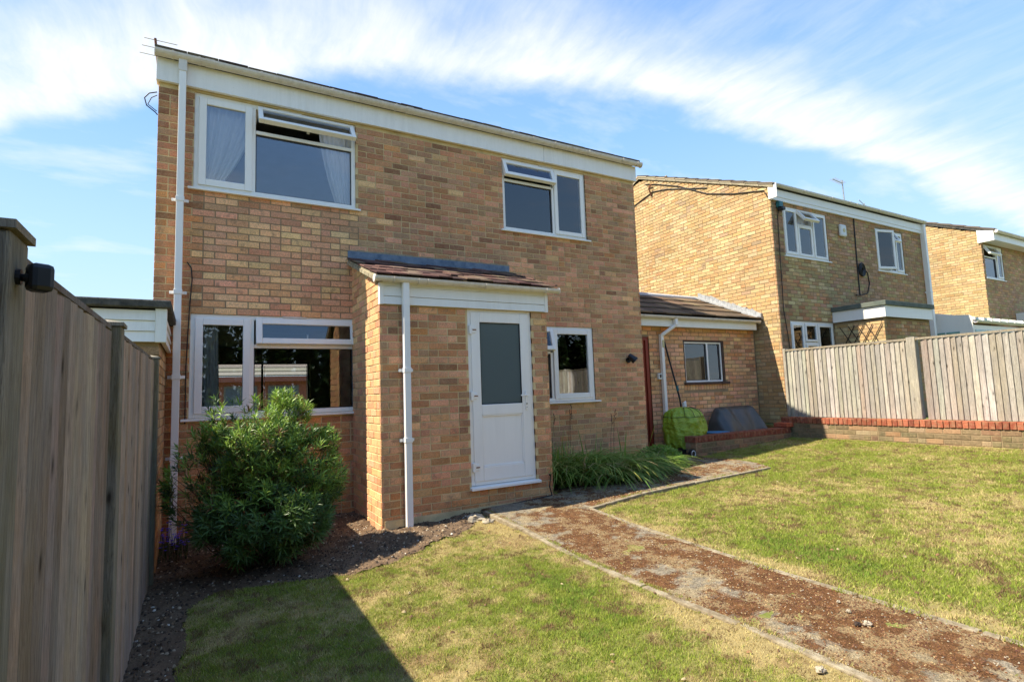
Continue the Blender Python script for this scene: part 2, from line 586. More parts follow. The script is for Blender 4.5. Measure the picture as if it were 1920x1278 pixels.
def lay_bricks(house_parts, limit=300):
    """house_parts: list of (wall object, Wall). The largest in the photo become parts of their own, the rest one part per wall."""
    scored = []
    for wi, (obj, w) in enumerate(house_parts):
        for bi, (a, b, za, zb, pr, c) in enumerate(w.bricks):
            P = w.P0 + w.U * ((a + b) / 2) + Vector((0, 0, (za + zb) / 2))
            s = 0.0
            if w.N.dot(CAM - P) > 0:
                q1 = px(w.P0 + w.U * a + Vector((0, 0, za)))
                q2 = px(w.P0 + w.U * b + Vector((0, 0, zb)))
                if q1 and q2 and 5 < q1[0] < 1915 and 5 < q1[1] < 1270 and 5 < q2[0] < 1915:
                    s = abs(q2[0] - q1[0]) * abs(q2[1] - q1[1])
                    if BLOCK and BLOCK(P):
                        s = 0
            scored.append((s, wi, bi))
    scored.sort(reverse=True)
    own = set((wi, bi) for s, wi, bi in scored[:limit] if s > 20)
    for wi, (obj, w) in enumerate(house_parts):
        mb = MB()
        for bi, (a, b, za, zb, pr, c) in enumerate(w.bricks):
            L, H = b - a, zb - za
            # the sunk back of the brick sits 30 mm inside the joint face
            if (wi, bi) not in own:
                mb.obox(w.P0 + w.U * a + Vector((0, 0, za)) - w.N * 0.02, w.U * L, (0, 0, H), w.N * (0.02 + pr), c, 0.0025)
            else:
                key = (round(L, 3), round(w.U.x, 2), round(w.U.y, 2), round(w.N.x, 2), w.N.y > 0, random.randrange(6), tuple(round(x, 1) for x in c))
                if key not in BMESH:
                    t = MB()
                    t.obox(-w.U * L / 2 - Vector((0, 0, H / 2)) - w.N * 0.028, w.U * L, (0, 0, H), w.N * 0.028, c, 0.003)
                    BMESH[key] = t.mesh('brick', 'brick')
                o = bpy.data.objects.new('brick', BMESH[key])
                COL.objects.link(o)
                o.parent = obj
                org = Vector(ORG[obj.name])
                o.location = w.P0 + w.U * ((a + b) / 2) + Vector((0, 0, (za + zb) / 2)) + w.N * pr - org
        if mb.f:
            mb.build('brickwork', 'brick', obj, kind='stuff')


BLOCK = None


def wall_mass(mb, axis, u0, u1, z0, z1, d0, d1, holes):
    """solid wall between depths d0..d1 with holes; axis 'x': u is x and depth is y"""
    us = sorted(set([u0, u1] + [h for H in holes for h in H[:2] if u0 < h < u1]))
    zs = sorted(set([z0, z1] + [h for H in holes for h in H[2:] if z0 < h < z1]))
    for i in range(len(us) - 1):
        run = None
        for j in range(len(zs) - 1):
            cu, cz = (us[i] + us[i + 1]) / 2, (zs[j] + zs[j + 1]) / 2
            solid = not any(h[0] < cu < h[1] and h[2] < cz < h[3] for h in holes)
            if solid:
                run = [zs[j], zs[j + 1]] if run is None else [run[0], zs[j + 1]]
            if (not solid or j == len(zs) - 2) and run:
                if axis == 'x':
                    mb.box(us[i], us[i + 1], d0, d1, run[0], run[1])
                else:
                    mb.box(d0, d1, us[i], us[i + 1], run[0], run[1])
                run = None


# ------------------------------------------------------------------ windows, all facing -Y
def sash(parent, name, m, glass, hinge, ang, x0, x1, z0, z1, y, w=0.055, d=0.06, proud=0.018):
    """a framed pane in the plane y; hinge 'top'/'left'/'right'/None and its opening angle"""
    ca, sa = math.cos(ang), math.sin(ang)
    if hinge == 'top':
        def T(x, z, n):
            s = z1 - z
            return (x, y - s * sa - n * ca, z1 - s * ca + n * sa)
    elif hinge == 'left':
        def T(x, z, n):
            s = x - x0
            return (x0 + s * ca - n * sa, y - s * sa - n * ca, z)
    elif hinge == 'right':
        def T(x, z, n):
            s = x1 - x
            return (x1 - s * ca + n * sa, y - s * sa - n * ca, z)
    else:
        def T(x, z, n):
            return (x, y - n, z)

    def bx(mb, a, b, c, e, n0, n1):
        vs = [T(a, c, n0), T(b, c, n0), T(b, e, n0), T(a, e, n0), T(a, c, n1), T(b, c, n1), T(b, e, n1), T(a, e, n1)]
        mb.add(vs, [(0, 3, 2, 1), (4, 5, 6, 7), (0, 1, 5, 4), (1, 2, 6, 5), (2, 3, 7, 6), (3, 0, 4, 7)])
    fr = MB()
    n0, n1 = proud - d, proud
    bx(fr, x0, x0 + w, z0, z1, n0, n1)
    bx(fr, x1 - w, x1, z0, z1, n0, n1)
    bx(fr, x0 + w, x1 - w, z0, z0 + w, n0, n1 - 0.0004)
    bx(fr, x0 + w, x1 - w, z1 - w, z1, n0, n1 - 0.0004)
    f = fr.build(name, m, parent, bevel=0.006)
    pn = MB()
    bx(pn, x0 + w - 0.004, x1 - w + 0.004, z0 + w - 0.004, z1 - w + 0.004, (n0 + n1) / 2 + 0.004, (n0 + n1) / 2 + 0.010)
    return f, pn


def window(parent, x0, x1, z0, z1, y, lights, glass='glass', frame_m='upvc', fw=0.05, sill=0.05, sill_m='upvc', silly=0.0, label=None, sillh=0.03):
    """lights: (xa, xb, za, zb, kind, hinge, angle)"""
    mb = MB()
    mb.box(x0, x0 + fw, y, y + 0.07, z0, z1)
    mb.box(x1 - fw, x1, y, y + 0.07, z0, z1)
    mb.box(x0 + fw, x1 - fw, y + 0.0005, y + 0.07, z0, z0 + fw)
    mb.box(x0 + fw, x1 - fw, y + 0.0005, y + 0.07, z1 - fw, z1)
    # mullions and transoms between the lights
    for xa, xb, za, zb, kind, hinge, ang in lights:
        if xb < x1 - fw - 0.02:
            mb.box(xb - 0.003, xb + 0.036, y + 0.001, y + 0.068, max(za - 0.02, z0 + fw), min(zb + 0.02, z1 - fw))
        if zb < z1 - fw - 0.02:
            mb.box(xa, xb - 0.0035, y + 0.0015, y + 0.067, zb - 0.002, zb + 0.04)
    w = mb.build('window', frame_m, parent, label=label, bevel=0.004)
    if sill:
        s = MB()
        s.prism([(x0 - sill, y - 0.045 + silly, z0 - sillh), (x0 - sill, y - 0.045 + silly, z0 - 0.006), (x0 - sill, y + 0.06, z0 - 0.001), (x0 - sill, y + 0.06, z0 - sillh)],
                (x1 - x0 + 2 * sill, 0, 0))
        s.build('sill', sill_m, w, bevel=0.003)
    for xa, xb, za, zb, kind, hinge, ang in lights:
        if kind == 'fixed':
            p = MB()
            p.box(xa, xb, y + 0.034, y + 0.040, za, zb)
            g = MB()
            for (a, b, c, e) in ((xa, xa + 0.008, za, zb), (xb - 0.012, xb - 0.004, za, zb), (xa, xb, za, za + 0.008), (xa, xb, zb - 0.008, zb)):
                g.box(a, b, y + 0.014, y + 0.033, c, e)
            g.build('glazing_bead', 'gasket', w)
            p.build('pane', glass, w)
        else:
            f, pn = sash(w, 'sash', frame_m, glass, hinge, ang, xa, xb, za, zb, y, w=kind if isinstance(kind, float) else 0.055)
            pn.build('pane', glass, w)
    return w


def vent(parent, x0, x1, z, y):
    m = MB()
    m.box(x0, x1, y - 0.012, y, z, z + 0.018)
    m.build('trickle_vent', 'gutter_plastic', parent)


def gutter_mesh(x0, x1, y, z, r=0.055, col=(0.5, 0.5, 0.5)):
    """half-round gutter running along x whose back is at y"""
    mb = MB()
    n = 8
    prof = [(y - r + math.cos(t) * r * 0.98, z + math.sin(t) * r) for t in [math.pi + math.pi * k / n for k in range(n + 1)]]
    inner = [(y - r + math.cos(t) * (r - 0.006), z + 0.001 + math.sin(t) * (r - 0.006)) for t in [2 * math.pi - math.pi * k / n for k in range(n + 1)]]
    poly = [(x0, a, b) for a, b in prof + inner]
    mb.prism(poly, (x1 - x0, 0, 0))
    return mb


def gutter(parent, x0, x1, y, z, brackets, joints=(), r=0.055):
    g = gutter_mesh(x0, x1, y, z, r).build('gutter', 'gutter_plastic', parent)
    for x in brackets:
        gutter_mesh(x, x + 0.022, y, z - 0.001, r + 0.006).build('bracket', 'gutter_plastic', g)
    for x in joints:
        gutter_mesh(x, x + 0.09, y, z - 0.001, r + 0.005).build('joint', 'gutter_plastic', g)
    for x in (x0, x1):
        e = MB()
        e.tube([(x - 0.006, y - r, z - 0.02), (x + 0.006, y - r, z - 0.02)], r * 0.85, 12)
        e.build('end_cap', 'gutter_plastic', g)
    return g


def downpipe(parent, pts, w, clips, m='upvc'):
    """square pipe through pts"""
    mb = MB()
    for i in range(len(pts) - 1):
        a, b = Vector(pts[i]), Vector(pts[i + 1])
        d = (b - a)
        if abs(d.x) + abs(d.y) > 0.02:
            mb.tube([a, b], w * 0.62, 8)
        else:
            mb.box(a.x - w / 2, a.x + w / 2, a.y - w / 2, a.y + w / 2, min(a.z, b.z), max(a.z, b.z))
    p = mb.build('downpipe', m, parent, bevel=0.005)
    x, y = clips[0]
    for z in clips[1:]:
        c = MB()
        c.box(x - w / 2 - 0.006, x + w / 2 + 0.006, y - w / 2 - 0.006, y + w / 2 + 0.006, z - 0.02, z + 0.03)
        c.box(x - w / 2 - 0.045, x + w / 2 + 0.045, y + w / 2 - 0.006, y + w / 2 + 0.006, z - 0.012, z + 0.02)
        c.build('pipe_clip', m, p, bevel=0.003)
    return p


def tile_roof(parent, x0, x1, ya, za, yb, zb, rows, tw, tones, name='tile', stuff=False, thick=0.022, rough=0.004, prof=True):
    """rows of tiles from the eave (ya, za) up to (yb, zb)"""
    L = math.hypot(yb - ya, zb - za)
    d = Vector((0, (yb - ya) / L, (zb - za) / L))
    n = Vector((0, -d.z, d.y))
    if n.z < 0:
        n = -n
    if not prof:
        thick *= 0.8
    g = L / rows
    allm = MB()
    for r in range(rows):
        off = (tw / 2 if r % 2 else 0)
        x = x0 - off
        while x < x1 - 0.005:
            a, b = max(x, x0), min(x + tw - 0.004, x1)
            if b - a > 0.02:
                j = random.uniform(-rough, rough)
                base = Vector((a, ya, za)) + d * (g * r - 0.03 + random.uniform(-rough, rough))
                mb = allm if stuff else MB()
                tilt = (d * (g + 0.06) - n * thick).normalized() * (g + 0.05)
                nn = tilt.cross(Vector((1, 0, 0))).normalized()
                if nn.z < 0:
                    nn = -nn
                mb.obox(base + n * (thick + j), (b - a, 0, 0), tilt, nn * thick, jit(random.choice(tones), 0.25), 0.004)
                if prof and not stuff and b - a > 0.2:
                    for fx in (0.25, 0.75):
                        cx = a + (b - a) * fx
                        mb.obox(base + n * (thick + j) + nn * thick * 0.9 + Vector((cx - a - 0.03, 0, 0)), (0.06, 0, 0), tilt, nn * 0.012, jit(random.choice(tones), 0.2), 0.005)
                if not stuff:
                    mb.build(name, 'roof_tile', parent)
            x += tw
    if stuff:
        allm.build('tile_rows', 'roof_tile', parent, kind='stuff')


def curtain(name, x0, x1, z0, z1, y, folds, m, label, top_x=None, bot=None, group=None):
    """a pleated sheet with thickness; bot=(x0, x1) where its foot is gathered"""
    mb = MB()
    nu, nz = folds * 6, 14
    bx0, bx1 = bot if bot else (x0, x1)
    vs = []
    for side in (0, 1):
        for j in range(nz + 1):
            t = j / nz
            for i in range(nu + 1):
                s = i / nu
                k = (1 - t) ** 1.6
                xa = x0 + (x1 - x0) * s
                xb = bx0 + (bx1 - bx0) * s
                vs.append((xb * k + xa * (1 - k), y + 0.022 * math.sin(s * folds * 2 * math.pi + 0.8 * math.sin(t * 3)) + 0.01 * math.sin(s * 31) + side * 0.004, z0 + (z1 - z0) * t))
    W = nu + 1
    off = W * (nz + 1)
    fs = []
    for j in range(nz):
        for i in range(nu):
            a = j * W + i
            fs.append((a, a + 1, a + 1 + W, a + W))
            fs.append((a + off, a + off + W, a + off + 1 + W, a + off + 1))
    mb.add(vs, fs)
    mb.smooth = True
    return single(mb, name, m, ((x0 + x1) / 2, y, z0), label, 'curtain', group)

# ================================================================== GROUND
def _hash(ix, iy, s):
    h = (ix.astype(np.int64) * 374761393 + iy.astype(np.int64) * 668265263 + s * 1274126177) & 0xFFFFFFFF
    h = ((h ^ (h >> 13)) * 1274126177) & 0xFFFFFFFF
    return ((h ^ (h >> 16)) & 0xFFFF) / 65535.0


def vnoise(x, y, s=0):
    ix, iy = np.floor(x), np.floor(y)
    fx, fy = x - ix, y - iy
    fx, fy = fx * fx * (3 - 2 * fx), fy * fy * (3 - 2 * fy)
    a, b, c, d = _hash(ix, iy, s), _hash(ix + 1, iy, s), _hash(ix, iy + 1, s), _hash(ix + 1, iy + 1, s)
    return (a * (1 - fx) + b * fx) * (1 - fy) + (c * (1 - fx) + d * fx) * fy


def fbm(x, y, sc, octv=4, s=0):
    t, a, n = 0, 1.0, 0
    for o in range(octv):
        t = t + a * vnoise(x * sc * 2 ** o, y * sc * 2 ** o, s + o * 17)
        n += a
        a *= 0.55
    return t / n


GX = np.array([-400, -0.24, 1.2, 6.9, 9.8, 9.801, 400.0])
GZ = np.array([-0.30, -0.30, -0.25, -0.05, 0.12, 0.12, 0.12])


def ghn(x):
    return np.interp(x, GX, GZ)


def inside(poly, x, y):
    r = np.zeros(np.shape(x), bool)
    n = len(poly)
    for i in range(n):
        x0, y0 = poly[i]
        x1, y1 = poly[(i + 1) % n]
        if y0 == y1:
            continue
        c = ((y0 > y) != (y1 > y)) & (x < (x1 - x0) * (y - y0) / (y1 - y0) + x0)
        r ^= c
    return r


PATH = [(2.80, -1.20), (2.75, -2.2), (2.67, -3.1), (2.65, -3.77), (2.66, -4.28), (2.66, -4.63), (2.64, -5.2), (2.62, -6.2), (2.6, -9.0),
        (3.45, -9.0), (3.47, -6.2), (3.48, -5.4), (3.49, -4.8), (3.51, -4.2), (3.56, -3.5), (3.60, -2.8), (3.68, -2.00),
        (4.51, -1.88), (5.4, -1.87), (6.80, -1.92), (7.02, -1.6), (7.05, -1.2), (6.97, -0.44), (6.97, -0.235), (9.55, -0.235), (10.1, -0.235), (10.1, 0.64),
        (6.46, 0.64), (6.46, -0.02), (6.46, -0.55), (6.25, -0.95), (5.95, -1.2), (5.27, -1.42), (4.74, -1.32), (4.2, -1.05), (3.80, -0.98), (3.80, -1.18)]
EDGE = [(-0.24, -2.9), (-0.11, -2.25), (0.28, -2.0), (0.9, -2.28), (1.16, -2.28), (1.77, -2.12), (2.42, -1.71), (2.6, -1.4), (2.78, -1.16)]
LILYBED = [(3.80, -1.0), (4.2, -1.06), (4.74, -1.33), (5.27, -1.43), (5.95, -1.21), (6.25, -0.96), (6.46, -0.56), (6.46, 0.02), (3.78, 0.02)]


def region(x, y):
    """0 lawn, 1 soil, 2 paved"""
    wob = (fbm(x, y, 2.2, 4, 3) - 0.5) * 0.35
    e = np.interp(x, [p[0] for p in EDGE], [p[1] for p in EDGE])
    bed = (x < 2.8) & (y + wob > e)
    bed |= (x < 0.02 + wob * 0.5)
    bed |= inside(LILYBED, x, y)
    r = np.zeros(np.shape(x), int)
    r[bed] = 1
    r[inside(PATH, x, y)] = 2
    r[(y > -0.45) & (x > 6.5)] = 2
    return r


def green_amount(x, y):
    g = 0.022 * np.sin((x * 0.45 + y) * 5.6) + 0.30 * fbm(x, y, 0.9, 4, 5) + 0.36 * fbm(x, y, 4.5, 4, 9) + 0.34 * fbm(x, y, 17.0, 3, 15) + 0.01
    for cx, cy, rx, ry, k in [(a_, b_, c_, d_, e_ * 0.62) for a_, b_, c_, d_, e_ in ((2.42, -3.4, 0.28, 0.75, 0.30), (2.1, -3.6, 0.3, 0.6, 0.15), (4.1, -4.1, 0.30, 0.5, 0.30), (4.35, -3.2, 0.5, 0.5, 0.12), (2.1, -2.6, 0.3, 0.3, 0.12),
                              (5.5, -3.6, 0.7, 0.5, 0.15), (5.2, -2.4, 0.8, 0.25, 0.10), (7.6, -1.6, 1.2, 0.35, 0.10), (4.0, -4.9, 0.35, 0.8, 0.2), (1.2, -4.6, 0.5, 0.9, 0.05))]:
        g = g + k * np.exp(-((x - cx) / rx) ** 2 - ((y - cy) / ry) ** 2)
    # dry margins along the path
    e = np.interp(-y, [1.2, 3.0, 5.2, 9.0], [2.75, 2.67, 2.64, 2.6])
    g = g - 0.22 * np.exp(-((x - e + 0.12) / 0.16) ** 2) - 0.16 * np.exp(-((x - 3.62) / 0.14) ** 2) * (y < -1.9)
    return g


def lawn_colour(x, y):
    g = green_amount(x, y)
    t = np.clip((g - 0.38) / 0.22, 0, 1)[:, None]
    straw = np.array([0.36, 0.28, 0.12])
    green = np.array([0.17, 0.20, 0.04])
    br = np.array([0.20, 0.125, 0.06])
    c = straw * (1 - t) + green * t
    b = np.clip((fbm(x, y, 6.0, 3, 31) - 0.60) / 0.12, 0, 1)[:, None] * 0.7
    return c * (1 - b) + br * b


def grid_object(name, x0, x1, y0, y1, st, want, zoff, amp, colf, m, kind='structure'):
    nx, ny = int((x1 - x0) / st), int((y1 - y0) / st)
    X, Y = np.meshgrid(x0 + np.arange(nx + 1) * st, y0 + np.arange(ny + 1) * st, indexing='ij')
    Z = ghn(X) + zoff + amp * (fbm(X, Y, 3.0, 4, 77) - 0.5) + amp * 0.6 * (fbm(X, Y, 14.0, 2, 78) - 0.5)
    cx, cy = (X[:-1, :-1] + st / 2).ravel(), (Y[:-1, :-1] + st / 2).ravel()
    keep = want(cx, cy)
    idx = np.arange((nx + 1) * (ny + 1)).reshape(nx + 1, ny + 1)
    q = np.stack([idx[:-1, :-1].ravel(), idx[1:, :-1].ravel(), idx[1:, 1:].ravel(), idx[:-1, 1:].ravel()], 1)[keep]
    used, inv = np.unique(q, return_inverse=True)
    inv = inv.reshape(q.shape)
    co = np.stack([X.ravel()[used], Y.ravel()[used], Z.ravel()[used]], 1)
    return np_mesh(name, co, inv, colf(cx[keep], cy[keep]), m, kind, smooth=True)


def np_mesh(name, co, faces, cols, m, kind=None, smooth=False, parent=None, org=(0, 0, 0)):
    me = bpy.data.meshes.new(name)
    co = np.asarray(co, dtype=np.float32) - np.array(org, dtype=np.float32)
    n, k = faces.shape
    me.vertices.add(len(co))
    me.vertices.foreach_set('co', co.ravel())
    me.loops.add(n * k)
    me.loops.foreach_set('vertex_index', faces.astype(np.int32).ravel())
    me.polygons.add(n)
    me.polygons.foreach_set('loop_start', np.arange(0, n * k, k, dtype=np.int32))
    if smooth:
        me.polygons.foreach_set('use_smooth', np.ones(n, dtype=bool))
    a = me.attributes.new('tone', 'FLOAT_COLOR', 'FACE')
    c4 = np.ones((n, 4), dtype=np.float32)
    c4[:, :3] = cols
    a.data.foreach_set('color', c4.ravel())
    me.materials.append(M[m])
    me.update(calc_edges=True)
    me.validate()
    o = bpy.data.objects.new(name, me)
    COL.objects.link(o)
    if kind:
        o['kind'] = kind
    if parent:
        o.parent = parent
    return o


mk_tone('lawn_earth', 0.95, 0.1, 0.8, 45, var=0.9)
mk_tone('soil', 0.95, 0.1, 1.0, 70, var=1.0)

# far ground, a metre-scale sheet out to the horizon with a step up to the right of the garden
g = MB()
for xa, xb, z in ((-600, -0.30, -0.32), (-0.30, 9.80, -0.42), (9.80, 900, 0.30)):
    g.add([(xa, -600, z), (xb, -600, z), (xb, 900, z), (xa, 900, z)], [(0, 1, 2, 3)], (0.14, 0.15, 0.05))
g.build('ground', 'lawn_earth', kind='structure')
grid_object('lawn', -0.28, 9.72, -9.0, 0.68, 0.04, lambda x, y: (region(x, y) != 1), 0.0, 0.03, lambda x, y: lawn_colour(x, y) * 0.75, 'lawn_earth')
grid_object('flower_bed', -0.28, 6.6, -9.0, 0.06, 0.03, lambda x, y: (region(x, y) == 1), 0.004, 0.07,
            lambda x, y: np.array([0.13, 0.088, 0.055]) * (0.6 + 0.8 * fbm(x, y, 12, 3, 12))[:, None], 'soil')


def ph(x, y):
    """height of the paving over the ground: it stands proud by the porch and is flush further down"""
    return 0.010 + 0.028 * np.clip((np.asarray(y) + 3.1) / 1.4, 0, 1)


def moss(x, y):
    m_ = 0.62 * fbm(x * 1.15, y * 0.8, 2.0, 5, 51) + 0.38 * fbm(x, y, 9.0, 4, 52)
    m_ = m_ + 0.05 * np.exp(-((x - 3.25) / 0.25) ** 2) - 0.05 * np.exp(-((x - 2.85) / 0.18) ** 2)
    return np.clip((m_ - 0.435) / 0.07, 0, 1)


def path_colour(x, y):
    k = moss(x, y)[:, None]
    st_ = np.clip((fbm(x, y, 9.0, 5, 61) - 0.49) / 0.10, 0, 1)[:, None] * 0.55
    f_ = fbm(x, y, 30.0, 3, 62)[:, None]
    grey = np.array([0.225, 0.19, 0.135]) * (0.55 + 0.9 * f_)
    rust = np.array([0.125, 0.060, 0.024]) * (0.5 + 1.0 * f_)
    c = grey * (1 - k) + rust * k
    return c * (1 - st_) + np.array([0.33, 0.25, 0.13]) * st_


def mk_path():
    m, nt, b = new_mat('path_surface', 0.95, 0.12)
    p = POS(nt)
    grit = NN(nt, 'ShaderNodeTexVoronoi', {'Vector': p, 'Scale': 110.0})
    gv = NN(nt, 'ShaderNodeSeparateColor', {0: grit.outputs['Color']}).outputs[0]
    n2 = NOISE(nt, p, 45, 5, 0.7)
    c = scaled(nt, TONE(nt), MATH(nt, 'ADD', 0.35, MATH(nt, 'ADD', MATH(nt, 'MULTIPLY', gv, 0.6), MATH(nt, 'MULTIPLY', n2, 0.7))))
    setc(nt, b, c)
    bump(nt, b, MATH(nt, 'ADD', grit.outputs[0], MATH(nt, 'MULTIPLY', n2, 1.5)), 0.8, 0.010)
    M['path_surface'] = m


mk_path()


def path_grid():
    st = 0.02
    x0, x1, y0, y1 = 2.56, 10.12, -9.0, 0.66
    nx, ny = int((x1 - x0) / st), int((y1 - y0) / st)
    X, Y = np.meshgrid(x0 + np.arange(nx + 1) * st, y0 + np.arange(ny + 1) * st, indexing='ij')
    Z = ghn(X) + ph(X, Y) + 0.007 * (fbm(X, Y, 5.0, 3, 88) - 0.5) + 0.005 * (fbm(X, Y, 28.0, 2, 89) - 0.5)
    cx, cy = (X[:-1, :-1] + st / 2).ravel(), (Y[:-1, :-1] + st / 2).ravel()
    keep = inside(PATH, cx, cy)
    idx = np.arange((nx + 1) * (ny + 1)).reshape(nx + 1, ny + 1)
    q = np.stack([idx[:-1, :-1].ravel(), idx[1:, :-1].ravel(), idx[1:, 1:].ravel(), idx[:-1, 1:].ravel()], 1)[keep]
    used, inv = np.unique(q, return_inverse=True)
    co = np.stack([X.ravel()[used], Y.ravel()[used], Z.ravel()[used]], 1)
    return np_mesh('path', co, inv.reshape(q.shape), path_colour(cx[keep], cy[keep]), 'path_surface', 'structure', smooth=True)


pth = path_grid()
ORG[pth.name] = (0, 0, 0)
pm = MB()
pm.add([(x, y, gh(x) + float(ph(x, y)) - 0.008) for x, y in PATH] + [(x, y, gh(x) - 0.15) for x, y in PATH],
       [(i, (i + 1) % len(PATH), (i + 1) % len(PATH) + len(PATH), i + len(PATH)) for i in range(len(PATH))])
pm.build('slab_edge', 'kerb', pth)
# concrete edging strips, each length a piece of its own
LE = [(2.80, -1.32), (2.75, -2.2), (2.67, -3.1), (2.65, -3.9), (2.66, -4.63), (2.64, -5.4), (2.62, -6.2), (2.6, -7.4)]
RE = [(6.80, -1.92), (5.4, -1.87), (4.51, -1.88), (3.68, -2.00), (3.60, -2.8), (3.56, -3.5), (3.51, -4.2), (3.49, -4.8), (3.48, -5.4), (3.47, -6.2), (3.46, -7.4)]
for L_, sgn in ((LE, 1), (RE, 1)):
    for i in range(len(L_) - 1):
        a, b = Vector((*L_[i], 0)), Vector((*L_[i + 1], 0))
        d = (b - a).normalized()
        side = Vector((-d.y, d.x, 0)) * 0.028
        e = MB()
        za, zb = gh(a.x) + float(ph(a.x, a.y)) + random.uniform(0.002, 0.007), gh(b.x) + float(ph(b.x, b.y)) + random.uniform(0.002, 0.007)
        a2, b2 = a + d * 0.006, b - d * 0.006
        vs = []
        for P, z in ((a2, za), (b2, zb)):
            for s_ in (-1, 1):
                for h in (-0.16, z - gh(P.x)):
                    q_ = P + side * s_
                    vs.append((q_.x, q_.y, gh(P.x) + h))
        e.add(vs, [(0, 2, 3, 1), (4, 5, 7, 6), (0, 1, 5, 4), (2, 6, 7, 3), (1, 3, 7, 5), (0, 4, 6, 2)])
        e.build('kerb_stone', 'kerb', pth, bevel=0.008)

# ================================================================== MAIN HOUSE
HX0, HX1, HD = -0.33, 6.44, 7.5
hs = thing('brick_house', (3.05, 0.0, -0.25), 'large two-storey brown brick house with white front gutter, filling the middle beside the wooden fence', 'house', 'terraced brick houses')
W1 = (0.0, 1.77, 3.463, 4.565)
W2 = (3.89, 5.41, 3.463, 4.55)
WL = (0.0, 1.77, 0.95, 2.07)
WK = (3.95, 5.42, 0.95, 2.07)
holesF = [W1, W2, WL, WK, (2.75, 3.50, -0.3, 1.98)]
mb = MB()
wall_mass(mb, 'x', HX0, HX1, -0.5, 4.80, 0.0, 0.26, holesF)
fw = mb.build('wall', 'mortar', hs)
mb = MB()
wall_mass(mb, 'y', 0.26, HD - 0.26, -0.5, 4.80, HX0, HX0 + 0.26, [])
sl = mb.build('wall', 'mortar', hs)
mb = MB()
wall_mass(mb, 'y', 0.26, HD - 0.26, -0.5, 4.80, HX1 - 0.26, HX1, [])
sr = mb.build('wall', 'mortar', hs)
mb = MB()
BWIN = (0.35, 2.45, 0.35, 2.02)
wall_mass(mb, 'x', HX0, HX1, -0.5, 4.80, HD - 0.26, HD, [BWIN])
mb.build('wall', 'mortar', hs)


def ridge_z(y, e, yr=3.75, k=0.404):
    return e + k * (yr - abs(y - yr))


for xa in (HX0, HX1 - 0.26):
    mb = MB()
    mb.prism([(xa, 0.02, 4.80), (xa, HD, 4.80), (xa, 3.75, 6.28)], (0.26, 0, 0))
    mb.build('gable', 'mortar', hs)


def tone_main(u, z):
    if z > 3.40 and u < 0:
        return pick([(BROWN, 4), (DARK, 2), (GREY, 2), (ROSE, 2)])
    if 0 <= u <= 1.80 and 2.07 <= z < 3.45:
        top = 1 if z > 3.2 else 0
        return pick([(PINK, 5), (CREAM, 5.2 - 2 * top), (ROSE, 1.5 + top), (GREY, 0.5 + top)])
    if u < 0:
        return pick([(BROWN, 4), (ROSE, 2), (ORANGE, 1.5), (TAN, 1), (DARK, 0.8)])
    if 0 <= u <= 1.80 and z < 0.95:
        return pick([(ORANGE, 3), (TAN, 2), (BROWN, 3), (ROSE, 2)])
    if z > 2.9:
        return pick([(ROSE, 3), (BROWN, 2.6), (GREY, 3.2), (PINK, 1.6), (DARK, 0.8), (CREAM, 0.25), (ORANGE, 0.5)])
    if z > 1.0:
        return pick([(ROSE, 3), (BROWN, 2), (GREY, 2), (PINK, 2.6), (CREAM, 0.9), (TAN, 1.2), (DARK, 0.3)])
    return pick([(TAN, 3), (BROWN, 2), (GREY, 2), (PINK, 1.5), (ORANGE, 0.8)])


mb = MB()
mb.box(0.0, 1.80, -0.0018, 0.002, 2.075, 3.43)
mb.build('pointing', 'mortar_dark', hs)
wF = Wall((1, 0, 0), (0, -1, 0), (0, 0, 0))
wF.courses(HX0 - 0.008, HX1 + 0.008, -0.40, 4.60, holesF, tone_main)
wL_ = Wall((0, 1, 0), (-1, 0, 0), (HX0, 0, 0))
wL_.courses(0.02, 7.5, 0.5, 6.2, [], lambda u, z: pick([(TAN, 3), (CREAM, 2), (BROWN, 2), (ROSE, 2)]), top=lambda u: ridge_z(u, 4.80))
wR_ = Wall((0, 1, 0), (1, 0, 0), (HX1, 0, 0))
wR_.courses(0.02, 7.5, 2.2, 6.2, [], lambda u, z: pick([(TAN, 3), (CREAM, 2), (BROWN, 2), (ROSE, 2)]), top=lambda u: ridge_z(u, 4.80))

# porch walls
PX0, PX1, PY = 1.715, 3.78, -1.164
DOOR = (2.715, 3.565, 0.06, 2.07)
mb = MB()
wall_mass(mb, 'x', PX0, PX1, -0.6, 2.30, PY, PY + 0.12, [DOOR])
mb.box(PX0 + 0.02, PX1 - 0.02, PY - 0.022, PY - 0.001, -0.6, -0.14)
pwf = mb.build('porch_wall', 'mortar', hs)
mb = MB()
mb.prism([(PX0, PY + 0.12, -0.6), (PX0, -0.001, -0.6), (PX0, -0.001, 2.72), (PX0, PY + 0.12, 2.34)], (0.12, 0, 0))
pwl = mb.build('porch_wall', 'mortar', hs)
mb = MB()
mb.prism([(PX1 - 0.12, PY + 0.12, -0.6), (PX1 - 0.12, -0.001, -0.6), (PX1 - 0.12, -0.001, 2.72), (PX1 - 0.12, PY + 0.12, 2.34)], (0.12, 0, 0))
pwr = mb.build('porch_wall', 'mortar', hs)


def tone_porch(u, z):
    if z < 0.0:
        return pick([(ORANGE, 3), (TAN, 3), (BROWN, 2), (ROSE, 1)])
    if z < 0.6:
        return pick([(TAN, 2), (BROWN, 2), (GREY, 2), (PINK, 2), (ROSE, 2)])
    return pick([(PINK, 2.4), (ROSE, 2.2), (GREY, 3), (BROWN, 1.6), (DARK, 0.5), (CREAM, 0.9 if u < 2.0 else 0.3)])


